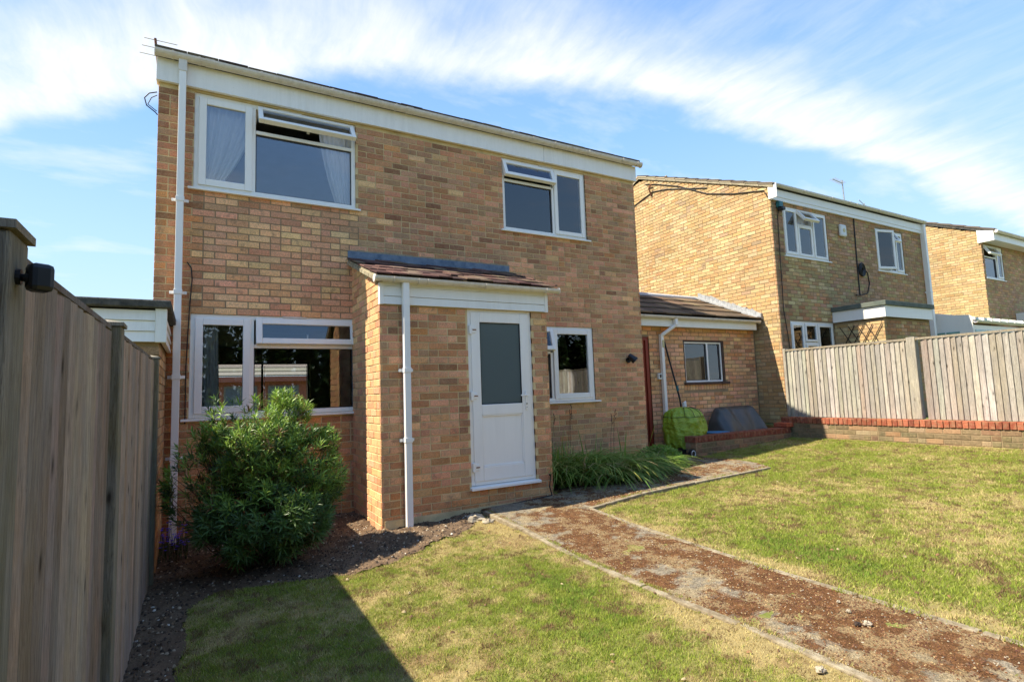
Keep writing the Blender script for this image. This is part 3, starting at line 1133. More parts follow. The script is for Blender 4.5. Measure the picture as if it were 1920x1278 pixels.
wP = Wall((1, 0, 0), (0, -1, 0), (0, PY, 0))
wP.courses(PX0 - 0.008, PX1 + 0.008, -0.45, 2.07, [DOOR], tone_porch)
wPL = Wall((0, 1, 0), (-1, 0, 0), (PX0, 0, 0))
wPL.courses(PY - 0.0065, -0.01, -0.45, 2.72, [], lambda u, z: pick([(TAN, 3), (PINK, 2), (CREAM, 1.5), (ROSE, 1.2)]), top=lambda u: 2.74 + 0.345 * u)
wPR = Wall((0, 1, 0), (1, 0, 0), (PX1, 0, 0))
wPR.courses(PY - 0.0065, -0.01, -0.45, 2.72, [], lambda u, z: pick([(TAN, 2), (ROSE, 2), (BROWN, 2)]), top=lambda u: 2.74 + 0.345 * u)

OCC = [((1.72, -1.16, -1), (3.78, -0.001, 2.6)), ((6.46, 0.66, -1), (10.2, 3.0, 2.3)), ((-0.33, 0.01, -1), (6.44, 7.5, 4.9)),
       ((9.74, -9, -1), (9.84, -0.3, 1.70)), ((12.16, -0.95, 0), (14.0, 0.04, 2.6)), ((-0.1, -1.6, -1), (1.2, -0.5, 0.75)), ((10.26, 0.06, -1), (16.4, 7.4, 5.0))]


def blocked(P):
    d = CAM - P
    for lo, hi in OCC:
        if all(l + 0.0 <= p <= h for l, p, h in zip(lo, P, hi)):
            continue
        t0, t1 = 0.01, 1.0
        ok = True
        for i in range(3):
            if abs(d[i]) < 1e-9:
                if P[i] < lo[i] or P[i] > hi[i]:
                    ok = False
                continue
            a, b = (lo[i] - P[i]) / d[i], (hi[i] - P[i]) / d[i]
            t0, t1 = max(t0, min(a, b)), min(t1, max(a, b))
        if ok and t0 < t1 - 1e-4:
            return True
    return False


BLOCK = blocked
lay_bricks([(fw, wF), (pwf, wP), (pwl, wPL), (sl, wL_), (sr, wR_), (pwr, wPR)])

# fascia, gutter, roof
mb = MB()
mb.box(HX0 - 0.03, 4.605, -0.055, -0.012, 4.585, 4.84)
fs = mb.build('fascia', 'fascia_paint', hs, bevel=0.003)
mb = MB()
mb.box(4.61, HX1 + 0.03, -0.055, -0.012, 4.585, 4.84)
mb.build('fascia', 'fascia_paint', hs, bevel=0.003)
mb = MB()
mb.box(HX0 - 0.03, HX1 + 0.03, -0.012, 0.1, 4.60, 4.62)
mb.build('soffit', 'fascia_paint', hs)
gutter(hs, HX0 - 0.04, HX1 + 0.09, -0.058, 4.880, [-0.22, 0.03, 0.65, 1.45, 2.25, 3.2, 4.0, 4.75, 5.4, 6.1, 6.42], [0.1, 2.4, 4.35], 0.058)
mb = MB()
k_ = 0.404
mb.prism([(HX0 - 0.04, -0.12, 4.83), (HX0 - 0.04, 3.75, 4.83 + k_ * 3.87), (HX0 - 0.04, 3.75, 4.93 + k_ * 3.87), (HX0 - 0.04, -0.14, 4.89)], (HX1 - HX0 + 0.08, 0, 0))
mb.prism([(HX0 - 0.04, 7.62, 4.83), (HX0 - 0.04, 3.752, 4.83 + k_ * 3.87), (HX0 - 0.04, 3.752, 4.93 + k_ * 3.87), (HX0 - 0.04, 7.62, 4.90)], (HX1 - HX0 + 0.08, 0, 0))
rf = mb.build('roof', 'felt', hs)
TT = ((0.06, 0.045, 0.038), (0.085, 0.06, 0.045), (0.11, 0.09, 0.065))
tile_roof(rf, HX0 - 0.045, HX1 + 0.045, -0.115, 4.886, 3.75, 4.925 + k_ * 3.87, 13, 0.30, TT, stuff=True)

# windows
w = window(hs, W1[0], W1[1], W1[2], W1[3], 0.022, [
    (0.045, 0.585, W1[2] + 0.045, W1[3] - 0.045, 0.075, None, 0),
    (0.624, 1.725, W1[2] + 0.05, 4.215, 'fixed', None, 0),
    (0.640, 1.745, 4.262, W1[3] - 0.02, 0.05, 'top', math.radians(36))], glass='glass_bright', label='wide white upper window with its top light open', sill=0.05, silly=-0.02)
vent(w, 0.86, 1.13, W1[3] - 0.018, 0.02)
hd = MB(); hd.box(1.17, 1.20, -0.09, -0.06, 4.29, 4.34); hd.build('stay', 'white_plastic', w)
w = window(hs, W2[0], W2[1], W2[2], W2[3], 0.022, [
    (3.935, 4.775, W2[2] + 0.05, 4.205, 'fixed', None, 0),
    (3.905, 4.80, 4.245, W2[3] - 0.03, 0.055, 'top', math.radians(21)),
    (4.815, 5.375, W2[2] + 0.04, W2[3] - 0.04, 0.06, None, 0)], glass='glass_bright', label='white upper window with a small open top light', sill=0.045, silly=-0.02)
vent(w, 4.55, 4.8, W2[3] - 0.016, 0.02)
w = window(hs, WL[0], WL[1], WL[2], WL[3], 0.012, [
    (0.045, 0.585, WL[2] + 0.045, WL[3] - 0.045, 0.075, None, 0),
    (0.624, 1.725, WL[2] + 0.05, 1.705, 'fixed', None, 0),
    (0.640, 1.750, 1.745, WL[3] - 0.03, 0.065, 'top', math.radians(9))], label='wide white ground floor window behind the bush', sill=0.07, silly=-0.02)
vent(w, 0.92, 1.18, WL[3] - 0.016, 0.01)
hd = MB(); hd.box(1.19, 1.205, 0.03, 0.045, 1.79, 1.87); hd.build('stay', 'white_plastic', w)
w = window(hs, WK[0], WK[1], WK[2], WK[3], 0.012, [
    (3.995, 4.63, WK[2] + 0.05, 1.66, 'fixed', None, 0),
    (3.98, 4.67, 1.70, WK[3] - 0.03, 0.06, 'top', math.radians(14)),
    (4.672, 5.385, WK[2] + 0.04, WK[3] - 0.04, 0.075, None, 0)], label='white kitchen window half hidden by the porch', sill=0.07, silly=-0.02)

# downpipe, left
downpipe(hs, [(-0.115, -0.10, 4.80), (-0.115, -0.10, -0.30)], 0.068, [(-0.115, -0.10), 3.27, 2.27, 1.38, 0.55])
mb = MB()
mb.box(-0.155, -0.075, -0.14, -0.06, 4.70, 4.84)
mb.build('gutter_outlet', 'gutter_plastic', hs, bevel=0.004)
mb = MB()
mb.tube([(-0.04, -0.02, 2.62), (0.0, -0.016, 2.56), (0.01, -0.016, 2.45), (-0.01, -0.016, 2.1), (-0.03, -0.016, 1.5), (-0.03, -0.016, 0.9)], 0.006)
mb.build('cable', 'black_cable', hs)
mb = MB()
mb.tube([(-0.35, -0.03 + 0.0, 4.45), (-0.42, -0.03, 4.42), (-0.46, -0.03, 4.36), (-0.44, -0.03, 4.28), (-0.36, -0.03, 4.22), (-0.34, -0.02, 4.20)], 0.006)
mb.tube([(-0.35, -0.02, 4.42), (-0.40, -0.02, 4.38), (-0.43, -0.02, 4.30), (-0.35, -0.02, 4.24)], 0.005)
mb.build('cable', 'black_cable', hs)

# porch roof
mb = MB()
for z0, z1 in ((2.072, 2.155), (2.160, 2.262)):
    b_ = MB()
    b_.prism([(PX0 + 0.03, PY - 0.035, z0), (PX0 + 0.03, PY - 0.012, z0), (PX0 + 0.03, PY - 0.012, z1), (PX0 + 0.03, PY - 0.028, z1)], (PX1 - PX0 - 0.06, 0, 0))
    b_.build('plank', 'clean_cladding', hs)
for xa in (PX0 - 0.012, PX1 - 0.03):
    b_ = MB()
    b_.box(xa, xa + 0.042, PY - 0.042, PY + 0.02, 2.066, 2.30)
    b_.build('corner_trim', 'upvc', hs, bevel=0.003)
mb = MB()
mb.box(PX0 + 0.03, PX1 - 0.03, PY - 0.030, PY - 0.008, 2.264, 2.335)
mb.build('fascia', 'clean_cladding', hs)
gutter(hs, PX0 - 0.08, PX1 + 0.14, PY - 0.045, 2.345, [1.83, 2.15, 2.2, 2.9, 3.72], [2.10], 0.05)
mb = MB()
ys, zs = PY - 0.075, 2.335
mb.prism([(PX0 - 0.05, ys, zs), (PX0 - 0.05, -0.001, 2.76), (PX0 - 0.05, -0.001, 2.80), (PX0 - 0.05, ys, zs + 0.03)], (PX1 - PX0 + 0.16, 0, 0))
prf = mb.build('porch_roof', 'verge_mortar', hs)
TP = ((0.085, 0.045, 0.036), (0.06, 0.035, 0.03), (0.12, 0.065, 0.05), (0.16, 0.11, 0.075))
tile_roof(prf, PX0 - 0.06, PX1 + 0.12, ys, zs + 0.035, -0.01, 2.815, 5, 0.17, TP, rough=0.008, prof=False, thick=0.02)
for i in range(9):
    v = MB()
    t = i / 9
    y = ys + (0 - ys) * t
    z = zs + 0.005 + (2.78 - zs) * t
    v.obox((PX0 - 0.065, y, z - 0.04), (0.05, 0, 0), (0, 0.125, 0.045), (0, -0.01, 0.035), jit((0.36, 0.31, 0.20)))
    v.build('verge_piece', 'verge_mortar', prf)
mb = MB()
mb.box(1.66, 3.95, -0.020, -0.0085, 2.80, 2.915)
mb.obox((1.67, -0.018, 2.80), (2.26, 0, 0), (0, -0.10, -0.036), (0, -0.004, 0.008))
mb.build('flashing', 'lead', hs, bevel=0.003)
mb = MB()
for i in range(22):
    x = 1.67 + i * 0.104
    mb.box(x, x + 0.10, -0.018, -0.008, 2.914, 2.925 + random.uniform(0, 0.012))
mb.build('flashing_mortar', 'verge_mortar', hs)
downpipe(hs, [(1.97, PY - 0.075, 2.32), (1.97, PY - 0.075, -0.30)], 0.068, [(1.97, PY - 0.075), 1.37, 0.65])

# door
dy = PY + 0.018
mb = MB()
dx0, dx1, dz0, dz1 = DOOR
mb.box(dx0, dx0 + 0.055, dy, dy + 0.07, dz0 + 0.03, dz1)
mb.box(dx1 - 0.055, dx1, dy, dy + 0.07, dz0 + 0.03, dz1)
mb.box(dx0 + 0.055, dx1 - 0.055, dy + 0.0005, dy + 0.07, dz1 - 0.05, dz1)
mb.box(dx0 + 0.055, dx1 - 0.055, dy + 0.0005, dy + 0.07, dz0 + 0.03, dz0 + 0.085)
df = mb.build('door_frame', 'upvc', hs, bevel=0.004)
mb = MB()
mb.prism([(dx0 - 0.02, dy - 0.075, dz0 - 0.012), (dx0 - 0.02, dy - 0.075, dz0 + 0.016), (dx0 - 0.02, dy + 0.05, dz0 + 0.03), (dx0 - 0.02, dy + 0.05, dz0 - 0.012)], (dx1 - dx0 + 0.05, 0, 0))
mb.build('sill', 'upvc', df, bevel=0.004)
vent(df, 3.02, 3.25, dz1 - 0.01, dy)
dr = MB()
a0, a1, c0, c1 = dx0 + 0.045, dx1 - 0.045, dz0 + 0.075, dz1 - 0.035
yo = dy - 0.014
st = 0.112
for b in ((a0, a0 + st, c0, c1), (a1 - st, a1, c0, c1)):
    dr.box(b[0], b[1], yo, yo + 0.05, b[2], b[3])
for b in ((c0, c0 + 0.15), (0.86, 0.98), (c1 - 0.115, c1)):
    dr.box(a0 + st, a1 - st, yo + 0.0006, yo + 0.05, b[0], b[1])
dro = dr.build('door', 'upvc', hs, bevel=0.006, label='white half glazed porch door')
mb = MB()
mb.box(a0 + st - 0.002, a1 - st + 0.002, yo + 0.016, yo + 0.03, c0 + 0.148, 0.862)
mb.build('door_panel', 'upvc', dro)
for (x0, x1, z0, z1) in ((a0 + st, a1 - st, c0 + 0.15, 0.86),):
    m2 = MB()
    for (p, q_, r, s_) in ((x0, x0 + 0.014, z0, z1), (x1 - 0.014, x1, z0, z1), (x0, x1, z0, z0 + 0.014), (x0, x1, z1 - 0.014, z1)):
        m2.box(p, q_, yo + 0.004, yo + 0.017, r, s_)
    m2.build('moulding', 'upvc', dro, bevel=0.003)
mb = MB()
mb.box(a0 + st - 0.002, a1 - st + 0.002, yo + 0.018, yo + 0.026, 0.978, c1 - 0.113)
mb.build('pane', 'glass_frosted', dro)
mb = MB()
for (p, q_, r, s_) in ((a0 + st, a0 + st + 0.008, 0.98, c1 - 0.115), (a1 - st - 0.008, a1 - st, 0.98, c1 - 0.115), (a0 + st, a1 - st, 0.98, 0.988), (a0 + st, a1 - st, c1 - 0.123, c1 - 0.115)):
    mb.box(p, q_, yo + 0.006, yo + 0.0175, r, s_)
mb.build('glazing_bead', 'black_plastic', dro)
for z in (1.83, 1.08, 0.29):
    mb = MB()
    mb.box(dx0 + 0.02, dx0 + 0.05, dy - 0.03, dy, z - 0.05, z + 0.05)
    mb.box(dx0 + 0.05, dx0 + 0.10, dy - 0.024, dy - 0.013, z - 0.035, z + 0.035)
    h_ = mb.build('hinge', 'upvc', dro, bevel=0.004)
    mb = MB()
    mb.box(dx0 + 0.06, dx0 + 0.105, dy - 0.028, dy - 0.0235, z - 0.006, z + 0.006)
    mb.build('screw_slot', 'rust', dro)
mb = MB()
mb.box(a1 - 0.075, a1 - 0.045, yo - 0.012, yo, 0.90, 1.12)
mb.tube([(a1 - 0.06, yo - 0.01, 1.07), (a1 - 0.06, yo - 0.05, 1.07), (a1 - 0.16, yo - 0.055, 1.07)], 0.009, 8)
mb.build('handle', 'upvc', dro, bevel=0.003)
mb = MB()
mb.tube([(a1 - 0.06, yo - 0.018, 0.97), (a1 - 0.06, yo - 0.010, 0.97)], 0.011, 10)
mb.tube([(a1 - 0.06, yo - 0.018, 0.93), (a1 - 0.06, yo - 0.010, 0.93)], 0.006, 8)
mb.build('keyhole', 'steel', dro)

# rooms behind the windows
mb = MB()
mb.box(HX0 + 0.26, HX1 - 0.26, 0.26, HD - 0.26, -0.10, 0.02)
mb.build('ground_floor', 'interior_dark', hs)
mb = MB()
mb.box(HX0 + 0.26, HX1 - 0.26, 0.26, HD - 0.26, 2.35, 2.60)
mb.build('upper_floor', 'interior_paint', hs)
mb = MB()
mb.box(HX0 + 0.26, HX1 - 0.26, 0.26, HD - 0.26, 4.70, 4.76)
mb.build('ceiling', 'interior_paint', hs)
mb = MB()
mb.box(3.40, 3.50, 0.26, 7.24, 0.02, 2.35)
mb.box(3.50, 6.18, 3.2, 3.3, 0.02, 2.35)
mb.box(2.9, 3.0, 0.26, 7.24, 2.6, 4.7)
mb.box(HX0 + 0.26, 6.18, 3.4, 3.5, 2.6, 4.7)
mb.box(-0.068, -0.03, 0.26, 7.24, 0.02, 2.35)
mb.build('partition', 'interior_dark', hs)
# glazed far side of the living room
w = window(hs, BWIN[0], BWIN[1], BWIN[2], BWIN[3], HD - 0.15, [(0.42, 1.38, 0.42, 1.95, 'fixed', None, 0), (1.44, 2.39, 0.42, 1.95, 'fixed', None, 0)],
           frame_m='interior_dark', sill=0)
curtain('curtain', 0.06, 0.27, 0.90, 2.03, 0.16, 4, 'curtain_grey', 'grey pleated curtain hanging inside the wide ground floor window', bot=(0.06, 0.30))
curtain('curtain', 0.04, 0.66, 3.50, 4.58, 0.13, 8, 'curtain_white', 'white curtain swept to one side behind the narrow light of the wide upper window', bot=(0.04, 0.24))
curtain('curtain', 1.34, 1.74, 3.44, 4.58, 0.13, 6, 'curtain_white', 'white curtain at the end of the wide upper window nearest the bare brickwork', bot=(1.58, 1.74))
curtain('curtain', 5.02, 5.36, 3.44, 4.58, 0.12, 6, 'curtain_white', 'white curtain hanging straight inside the smaller upper window', bot=(5.02, 5.36))

# things fixed to the house
t = thing('wall_lamp', (6.11, -0.008, 1.50), 'small black outdoor spotlight on the brick wall beside the red door', 'lamp')
mb = MB(); mb.tube([(6.11, -0.008, 1.56), (6.11, -0.03, 1.56)], 0.045, 12); mb.build('back_plate', 'black_plastic', t)
mb = MB(); mb.tube([(6.11, -0.03, 1.57), (6.11, -0.09, 1.60)], 0.018, 8); mb.build('arm', 'black_plastic', t)
mb = MB(); mb.tube([(6.08, -0.07, 1.64), (6.15, -0.14, 1.54)], [0.035, 0.062], 12); mb.build('lamp_head', 'black_plastic', t)
mb = MB()
mb.tube([(3.78, -0.1, -0.1), (3.74, PY - 0.03, 0.12), (3.72, PY - 0.03, -0.02), (3.74, PY - 0.04, -0.12), (3.4, PY - 0.06, -0.135), (2.95, PY - 0.07, -0.165), (2.72, PY - 0.08, -0.20), (2.62, PY - 0.09, -0.26),
         (2.3, PY - 0.08, -0.245), (1.95, PY - 0.12, -0.24), (1.6, PY - 0.1, -0.24), (1.2, -1.2, -0.25), (0.8, -1.3, -0.26)], 0.009, 6)
single(mb, 'garden_cable', 'black_cable', (3.0, PY - 0.06, -0.18), 'thin black cable lying along the foot of the porch wall', 'cable')
t = thing('tv_aerial', (-0.6, 3.75, 6.4), 'small rusty rooftop aerial standing up above the gutter end of the large house', 'aerial', 'rooftop aerials')
mb = MB(); mb.tube([(-0.55, 3.75, 6.4), (-0.64, 3.75, 7.28)], 0.02, 6); mb.build('mast', 'rust', t)
for k, z in enumerate((6.98, 7.12, 7.26)):
    mb = MB(); mb.tube([(-0.86 + 0.03 * k, 3.85, z + 0.05), (-0.38 + 0.03 * k, 3.65, z - 0.06)], 0.008, 5); mb.build('rod', 'steel', t)

# ================================================================== LINK BUILDING
lk = thing('lean_to', (8.3, 0.65, 0.0), 'low brick lean-to with sloping tiled roof and red door joining two houses', 'outbuilding')
LWN = (8.10, 9.24, 1.16, 2.0)
LDR = (6.48, 7.22, 0.03, 2.03)
mb = MB()
wall_mass(mb, 'x', 6.45, 10.22, -0.3, 2.40, 0.65, 0.85, [LWN, LDR])
mb.box(6.46, 10.2, 2.6, 2.7, -0.3, 2.4)
lw = mb.build('wall', 'mortar_dark', lk)
wLk = Wall((1, 0, 0), (0, -1, 0), (0, 0.65, 0))
wLk.courses(6.46, 10.19, -0.1, 2.35, [LWN, LDR, (8.05, 9.29, 1.03, 1.17)], lambda u, z: pick([(TAN, 3.2), (PINK, 2.4), (ROSE, 1.2), (CREAM, 2.0), (ORANGE, 0.8), (BROWN, 0.6)]))
for i in range(16):
    x = 8.06 + i * 0.0765
    wLk.bricks.append((x, x + 0.066, 1.034, 1.135, 0.008, pick([(PINK, 2), (TAN, 3), (CREAM, 1)])))
lay_bricks([(lw, wLk)])
mb = MB(); mb.box(6.45, 10.10, 0.49, 0.515, 2.215, 2.36); mb.build('fascia', 'clean_cladding', lk)
mb = MB(); mb.box(6.45, 10.10, 0.515, 0.65, 2.225, 2.24); mb.build('soffit', 'clean_cladding', lk)
gutter(lk, 6.452, 10.13, 0.488, 2.40, [6.9, 8.7, 9.45], [7.68], 0.05)
mb = MB()
mb.prism([(6.445, 0.43, 2.395), (6.445, 2.05, 3.07), (6.445, 2.65, 2.40), (6.445, 2.65, 2.35), (6.445, 0.43, 2.36)], (3.75, 0, 0))
lrf = mb.build('roof', 'felt', lk)
tile_roof(lrf, 6.45, 10.12, 0.42, 2.42, 2.05, 3.10, 4, 0.33, ((0.12, 0.085, 0.055), (0.09, 0.065, 0.045), (0.15, 0.105, 0.065)), rough=0.004, prof=False, thick=0.032)
for i in range(9):
    m2 = MB()
    m2.tube([(6.45 + i * 0.41, 2.05, 3.10), (6.45 + i * 0.41 + 0.405, 2.05, 3.10)], 0.085, 10)
    m2.build('ridge_tile', 'roof_tile', lrf)
for nm_, fn in (('flashing', 'silver_paint'),):
    mb = MB()
    L = 14
    for i in range(L):
        t_, t2 = i / L, (i + 1) / L
        ya, yb = 0.42 + 1.6 * t_, 0.42 + 1.6 * t2
        za, zb = 2.44 + 0.69 * t_, 2.44 + 0.69 * t2
        mb.prism([(10.175, ya, za), (10.175, yb, zb), (10.175, yb - 0.004, zb + 0.11 + random.uniform(0, 0.05)), (10.175, ya + 0.004, za + 0.11 + random.uniform(0, 0.05))], (0.058, 0, 0))
        mb.obox((10.04, ya, za + 0.01), (0.14, 0, 0), (0, yb - ya, zb - za), (0, -0.01, 0.03))
    mb.build(nm_, fn, lk)
downpipe(lk, [(7.72, 0.44, 2.36), (7.72, 0.44, 2.24)], 0.066, [(7.72, 0.44)])
downpipe(lk, [(7.72, 0.44, 2.24), (7.49, 0.585, 2.06)], 0.056, [(7.72, 0.44)])
downpipe(lk, [(7.49, 0.60, 2.08), (7.49, 0.60, -0.02)], 0.066, [(7.49, 0.60), 0.4])
# its red door
mb = MB()
mb.box(7.145, 7.22, 0.66, 0.76, 0.03, 2.03); mb.box(6.48, 6.545, 0.66, 0.76, 0.03, 2.03); mb.box(6.545, 7.145, 0.661, 0.76, 1.965, 2.03)
mb.build('door_frame', 'door_red', lk, bevel=0.004)
mb = MB()
mb.box(6.545, 7.145, 0.70, 0.74, 0.06, 1.965)
d_ = mb.build('door', 'door_red', lk)
for (x0, x1, z0, z1) in ((6.545, 6.65, 0.06, 1.965), (7.045, 7.145, 0.06, 1.965), (6.65, 7.045, 0.06, 0.26), (6.65, 7.045, 0.85, 1.0), (6.65, 7.045, 1.85, 1.965)):
    m2 = MB(); m2.box(x0, x1, 0.685, 0.699, z0, z1); m2.build('rail', 'door_red', d_, bevel=0.003)
mb = MB(); mb.box(6.47, 7.26, 0.52, 0.74, -0.02, 0.035); mb.build('door_step', 'brown_wood', lk, bevel=0.005)
# its window
mb = MB()
mb.box(LWN[0], LWN[0] + 0.035, 0.655, 0.74, LWN[2], LWN[3]); mb.box(LWN[1] - 0.05, LWN[1], 0.655, 0.74, LWN[2], LWN[3]); mb.box(LWN[0] + 0.035, LWN[1] - 0.05, 0.656, 0.74, LWN[3] - 0.04, LWN[3])
lwf = mb.build('window_surround', 'brown_wood', lk)
mb = MB(); mb.box(LWN[0] - 0.03, LWN[1] + 0.07, 0.60, 0.74, LWN[2] - 0.03, LWN[2] + 0.015); mb.build('sill', 'brown_wood', lwf, bevel=0.004)
w = window(lk, LWN[0] + 0.036, LWN[1] - 0.051, LWN[2] + 0.02, LWN[3] - 0.041, 0.675, [(8.17, 8.77, LWN[2] + 0.055, LWN[3] - 0.075, 'fixed', None, 0), (8.81, 9.16, LWN[2] + 0.055, LWN[3] - 0.075, 'fixed', None, 0)],
           glass='glass_bright', fw=0.03, sill=0)
curtain('net_curtain', 8.12, 9.2, 1.1, 1.55, 0.86, 18, 'curtain_white', 'white half-height net curtain inside the lean-to window', bot=(8.12, 9.2))
mb = MB(); mb.box(6.46, 10.2, 0.9, 2.5, -0.1, 0.02); mb.box(6.46, 10.2, 2.4, 2.5, 0.02, 2.4); mb.build('floor', 'interior_dark', lk)
t = thing('bulkhead_light', (7.50, 0.64, 1.82), 'cream oval bulkhead light on the lean-to wall between red door and downpipe', 'lamp')
mb = MB(); mb.box(7.465, 7.535, 0.615, 0.64, 1.80, 2.0); mb.build('back_plate', 'cream_plastic', t, bevel=0.02)
mb = MB(); mb.tube([(7.50, 0.58, 1.83), (7.50, 0.58, 1.97)], 0.032, 10); mb.build('lamp_cover', 'cream_plastic', t, bevel=0.01)
t = thing('outdoor_socket', (7.40, 0.64, 1.25), 'small white socket box on the lean-to wall beside the downpipe', 'socket')
mb = MB(); mb.box(7.36, 7.45, 0.59, 0.64, 1.25, 1.36); mb.build('box', 'white_plastic', t, bevel=0.006)
mb = MB(); mb.box(7.39, 7.425, 0.582, 0.59, 1.28, 1.34); mb.build('cover', 'black_plastic', t)

# ================================================================== NEIGHBOUR HOUSE
n1 = thing('brick_house', (13.3, 0.05, 0.2), 'two-storey brick house with sunlit gable wall and flat-roofed porch behind the low fence', 'house', 'terraced brick houses')
NX0, NX1, NY = 10.25, 16.45, 0.05
NW1 = (10.62, 12.19, 3.74, 4.80)
NW2 = (14.22, 15.50, 3.72, 4.76)
NWL = (10.58, 12.12, 1.25, 2.37)
nh = [NW1, NW2, NWL]
mb = MB(); wall_mass(mb, 'x', NX0, NX1, 0.0, 5.0, NY, NY + 0.26, nh); nf = mb.build('wall', 'mortar_dark', n1)
mb = MB(); wall_mass(mb, 'y', NY + 0.26, 7.5, 0.0, 5.05, NX0, NX0 + 0.26, [])
mb.prism([(NX0, NY, 5.05), (NX0, 7.5, 5.05), (NX0, 3.78, 6.60)], (0.26, 0, 0))
ns = mb.build('wall', 'mortar_dark', n1)
mb = MB(); mb.box(NX1 - 0.26, NX1, NY + 0.26, 7.5, 0, 5.05); mb.prism([(NX1 - 0.26, NY, 5.05), (NX1 - 0.26, 7.5, 5.05), (NX1 - 0.26, 3.78, 6.60)], (0.26, 0, 0)); mb.build('wall', 'mortar_dark', n1)
mb = MB(); mb.box(NX0, NX1, 7.24, 7.5, 0, 5.05); mb.build('wall', 'mortar_dark', n1)
WARM = (1.02, 0.93, 0.80)
OLIVE = (0.42, 0.36, 0.18)


def tone_n1(u, z):
    if u < 10.60:
        return pick([(BROWN, 3), (ROSE, 2), (OLIVE, 1), (DARK, 1)])
    if u < 12.15 and z < 3.74:
        return pick([(OLIVE, 6), (CREAM, 2), (ORANGE, 2.5), (ROSE, 1)])
    return pick([(ROSE, 3), (ORANGE, 2), (OLIVE, 3), (BROWN, 1.5), (PINK, 1)])


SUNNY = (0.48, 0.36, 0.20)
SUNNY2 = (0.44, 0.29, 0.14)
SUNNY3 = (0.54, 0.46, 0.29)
wn = Wall((1, 0, 0), (0, -1, 0), (0, NY, 0))
wn.courses(NX0 - 0.008, NX1 + 0.008, 0.3, 5.0, nh, tone_n1, zref=2.40)
wns = Wall((0, 1, 0), (-1, 0, 0), (NX0, 0, 0))
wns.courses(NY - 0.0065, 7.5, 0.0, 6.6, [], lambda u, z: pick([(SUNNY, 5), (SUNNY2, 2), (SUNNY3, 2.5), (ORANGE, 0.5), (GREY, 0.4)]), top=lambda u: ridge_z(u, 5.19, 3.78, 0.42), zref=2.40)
mb = MB()
NPX0, NPX1, NPY = 12.15, 14.0, -0.95
mb.box(NPX0, NPX1, NPY, NY - 0.001, 0.1, 2.36)
npw = mb.build('porch_wall', 'mortar_dark', n1)
wnp = Wall((1, 0, 0), (0, -1, 0), (0, NPY, 0)); wnp.courses(NPX0 - 0.008, NPX1 + 0.008, 0.6, 2.36, [], tone_n1, zref=2.40)
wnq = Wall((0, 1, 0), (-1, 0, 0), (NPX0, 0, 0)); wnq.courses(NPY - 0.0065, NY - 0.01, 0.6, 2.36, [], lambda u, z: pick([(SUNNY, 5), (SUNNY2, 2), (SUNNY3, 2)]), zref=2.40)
lay_bricks([(nf, wn), (ns, wns), (npw, wnp), (npw, wnq)])
for (x0, x1, z0, z1) in ((NPX0 - 0.06, NPX1 + 0.06, 2.37, 2.60),):
    mb = MB(); mb.box(x0, x1, NPY - 0.07, NPY - 0.03, z0, z1); mb.build('porch_fascia', 'upvc', n1)
    mb = MB(); mb.box(x0 - 0.0005, x0 + 0.035, NPY - 0.03, NY - 0.012, z0, z1); mb.build('porch_fascia', 'upvc', n1)
    mb = MB(); mb.box(x1 - 0.035, x1, NPY - 0.03, NY - 0.012, z0, z1); mb.build('porch_fascia', 'upvc', n1)
    mb = MB(); mb.box(x0 - 0.04, x1 + 0.04, NPY - 0.11, NY - 0.010, z1 + 0.002, z1 + 0.10); mb.build('porch_roof', 'felt_green', n1, bevel=0.01)
mb = MB(); mb.box(NX0 - 0.01, NX1 + 0.03, NY - 0.055, NY - 0.010, 4.86, 4.93); mb.build('fascia', 'upvc', n1)
mb = MB(); mb.box(NX0 - 0.01, NX1 + 0.03, NY - 0.065, NY - 0.010, 4.933, 5.09); mb.build('fascia', 'upvc', n1)
mb = MB(); mb.box(NX0 - 0.028, NX0 - 0.009, NY - 0.17, NY + 0.02, 4.88, 5.17); mb.build('box_end', 'upvc', n1)
gutter(n1, NX0 - 0.0, NX1 + 0.03, NY - 0.068, 5.165, [11.2, 12.2, 13.2, 14.2, 15.2], [12.9], 0.055)
mb = MB()
mb.prism([(NX0 - 0.03, NY - 0.10, 5.10), (NX0 - 0.03, 3.78, 6.66), (NX0 - 0.03, 7.6, 5.10), (NX0 - 0.03, 7.6, 5.17), (NX0 - 0.03, 3.78, 6.74), (NX0 - 0.03, NY - 0.12, 5.17)], (NX1 - NX0 + 0.06, 0, 0))
nrf = mb.build('roof', 'felt', n1)
tile_roof(nrf, NX0 - 0.05, NX1 + 0.05, NY - 0.10, 5.150, 3.78, 6.74, 12, 0.30, TT, stuff=True)
for sgn, y0_, y1_, z0_, z1_ in ((1, NY - 0.1, 3.78, 5.17, 6.74), (-1, 7.5, 3.78, 5.17, 6.74)):
    for i in range(12):
        t0, t1 = i / 12, (i + 1) / 12
        m2 = MB()
        ya, yb = y0_ + (y1_ - y0_) * t0, y0_ + (y1_ - y0_) * t1
        za, zb = z0_ + (z1_ - z0_) * t0, z0_ + (z1_ - z0_) * t1
        m2.obox((NX0 - 0.045, ya, za - 0.01), (0.16, 0, 0), (0, yb - ya, zb - za - 0.02), (0, 0, 0.045), jit((0.46, 0.38, 0.26), 0.2))
        m2.build('verge_tile', 'roof_tile', nrf)
        m2 = MB()
        m2.obox((NX0 - 0.035, ya, za - 0.075), (0.03, 0, 0), (0, yb - ya - 0.01, zb - za), (0, 0, 0.06))
        m2.build('verge_piece', 'verge_mortar', nrf)
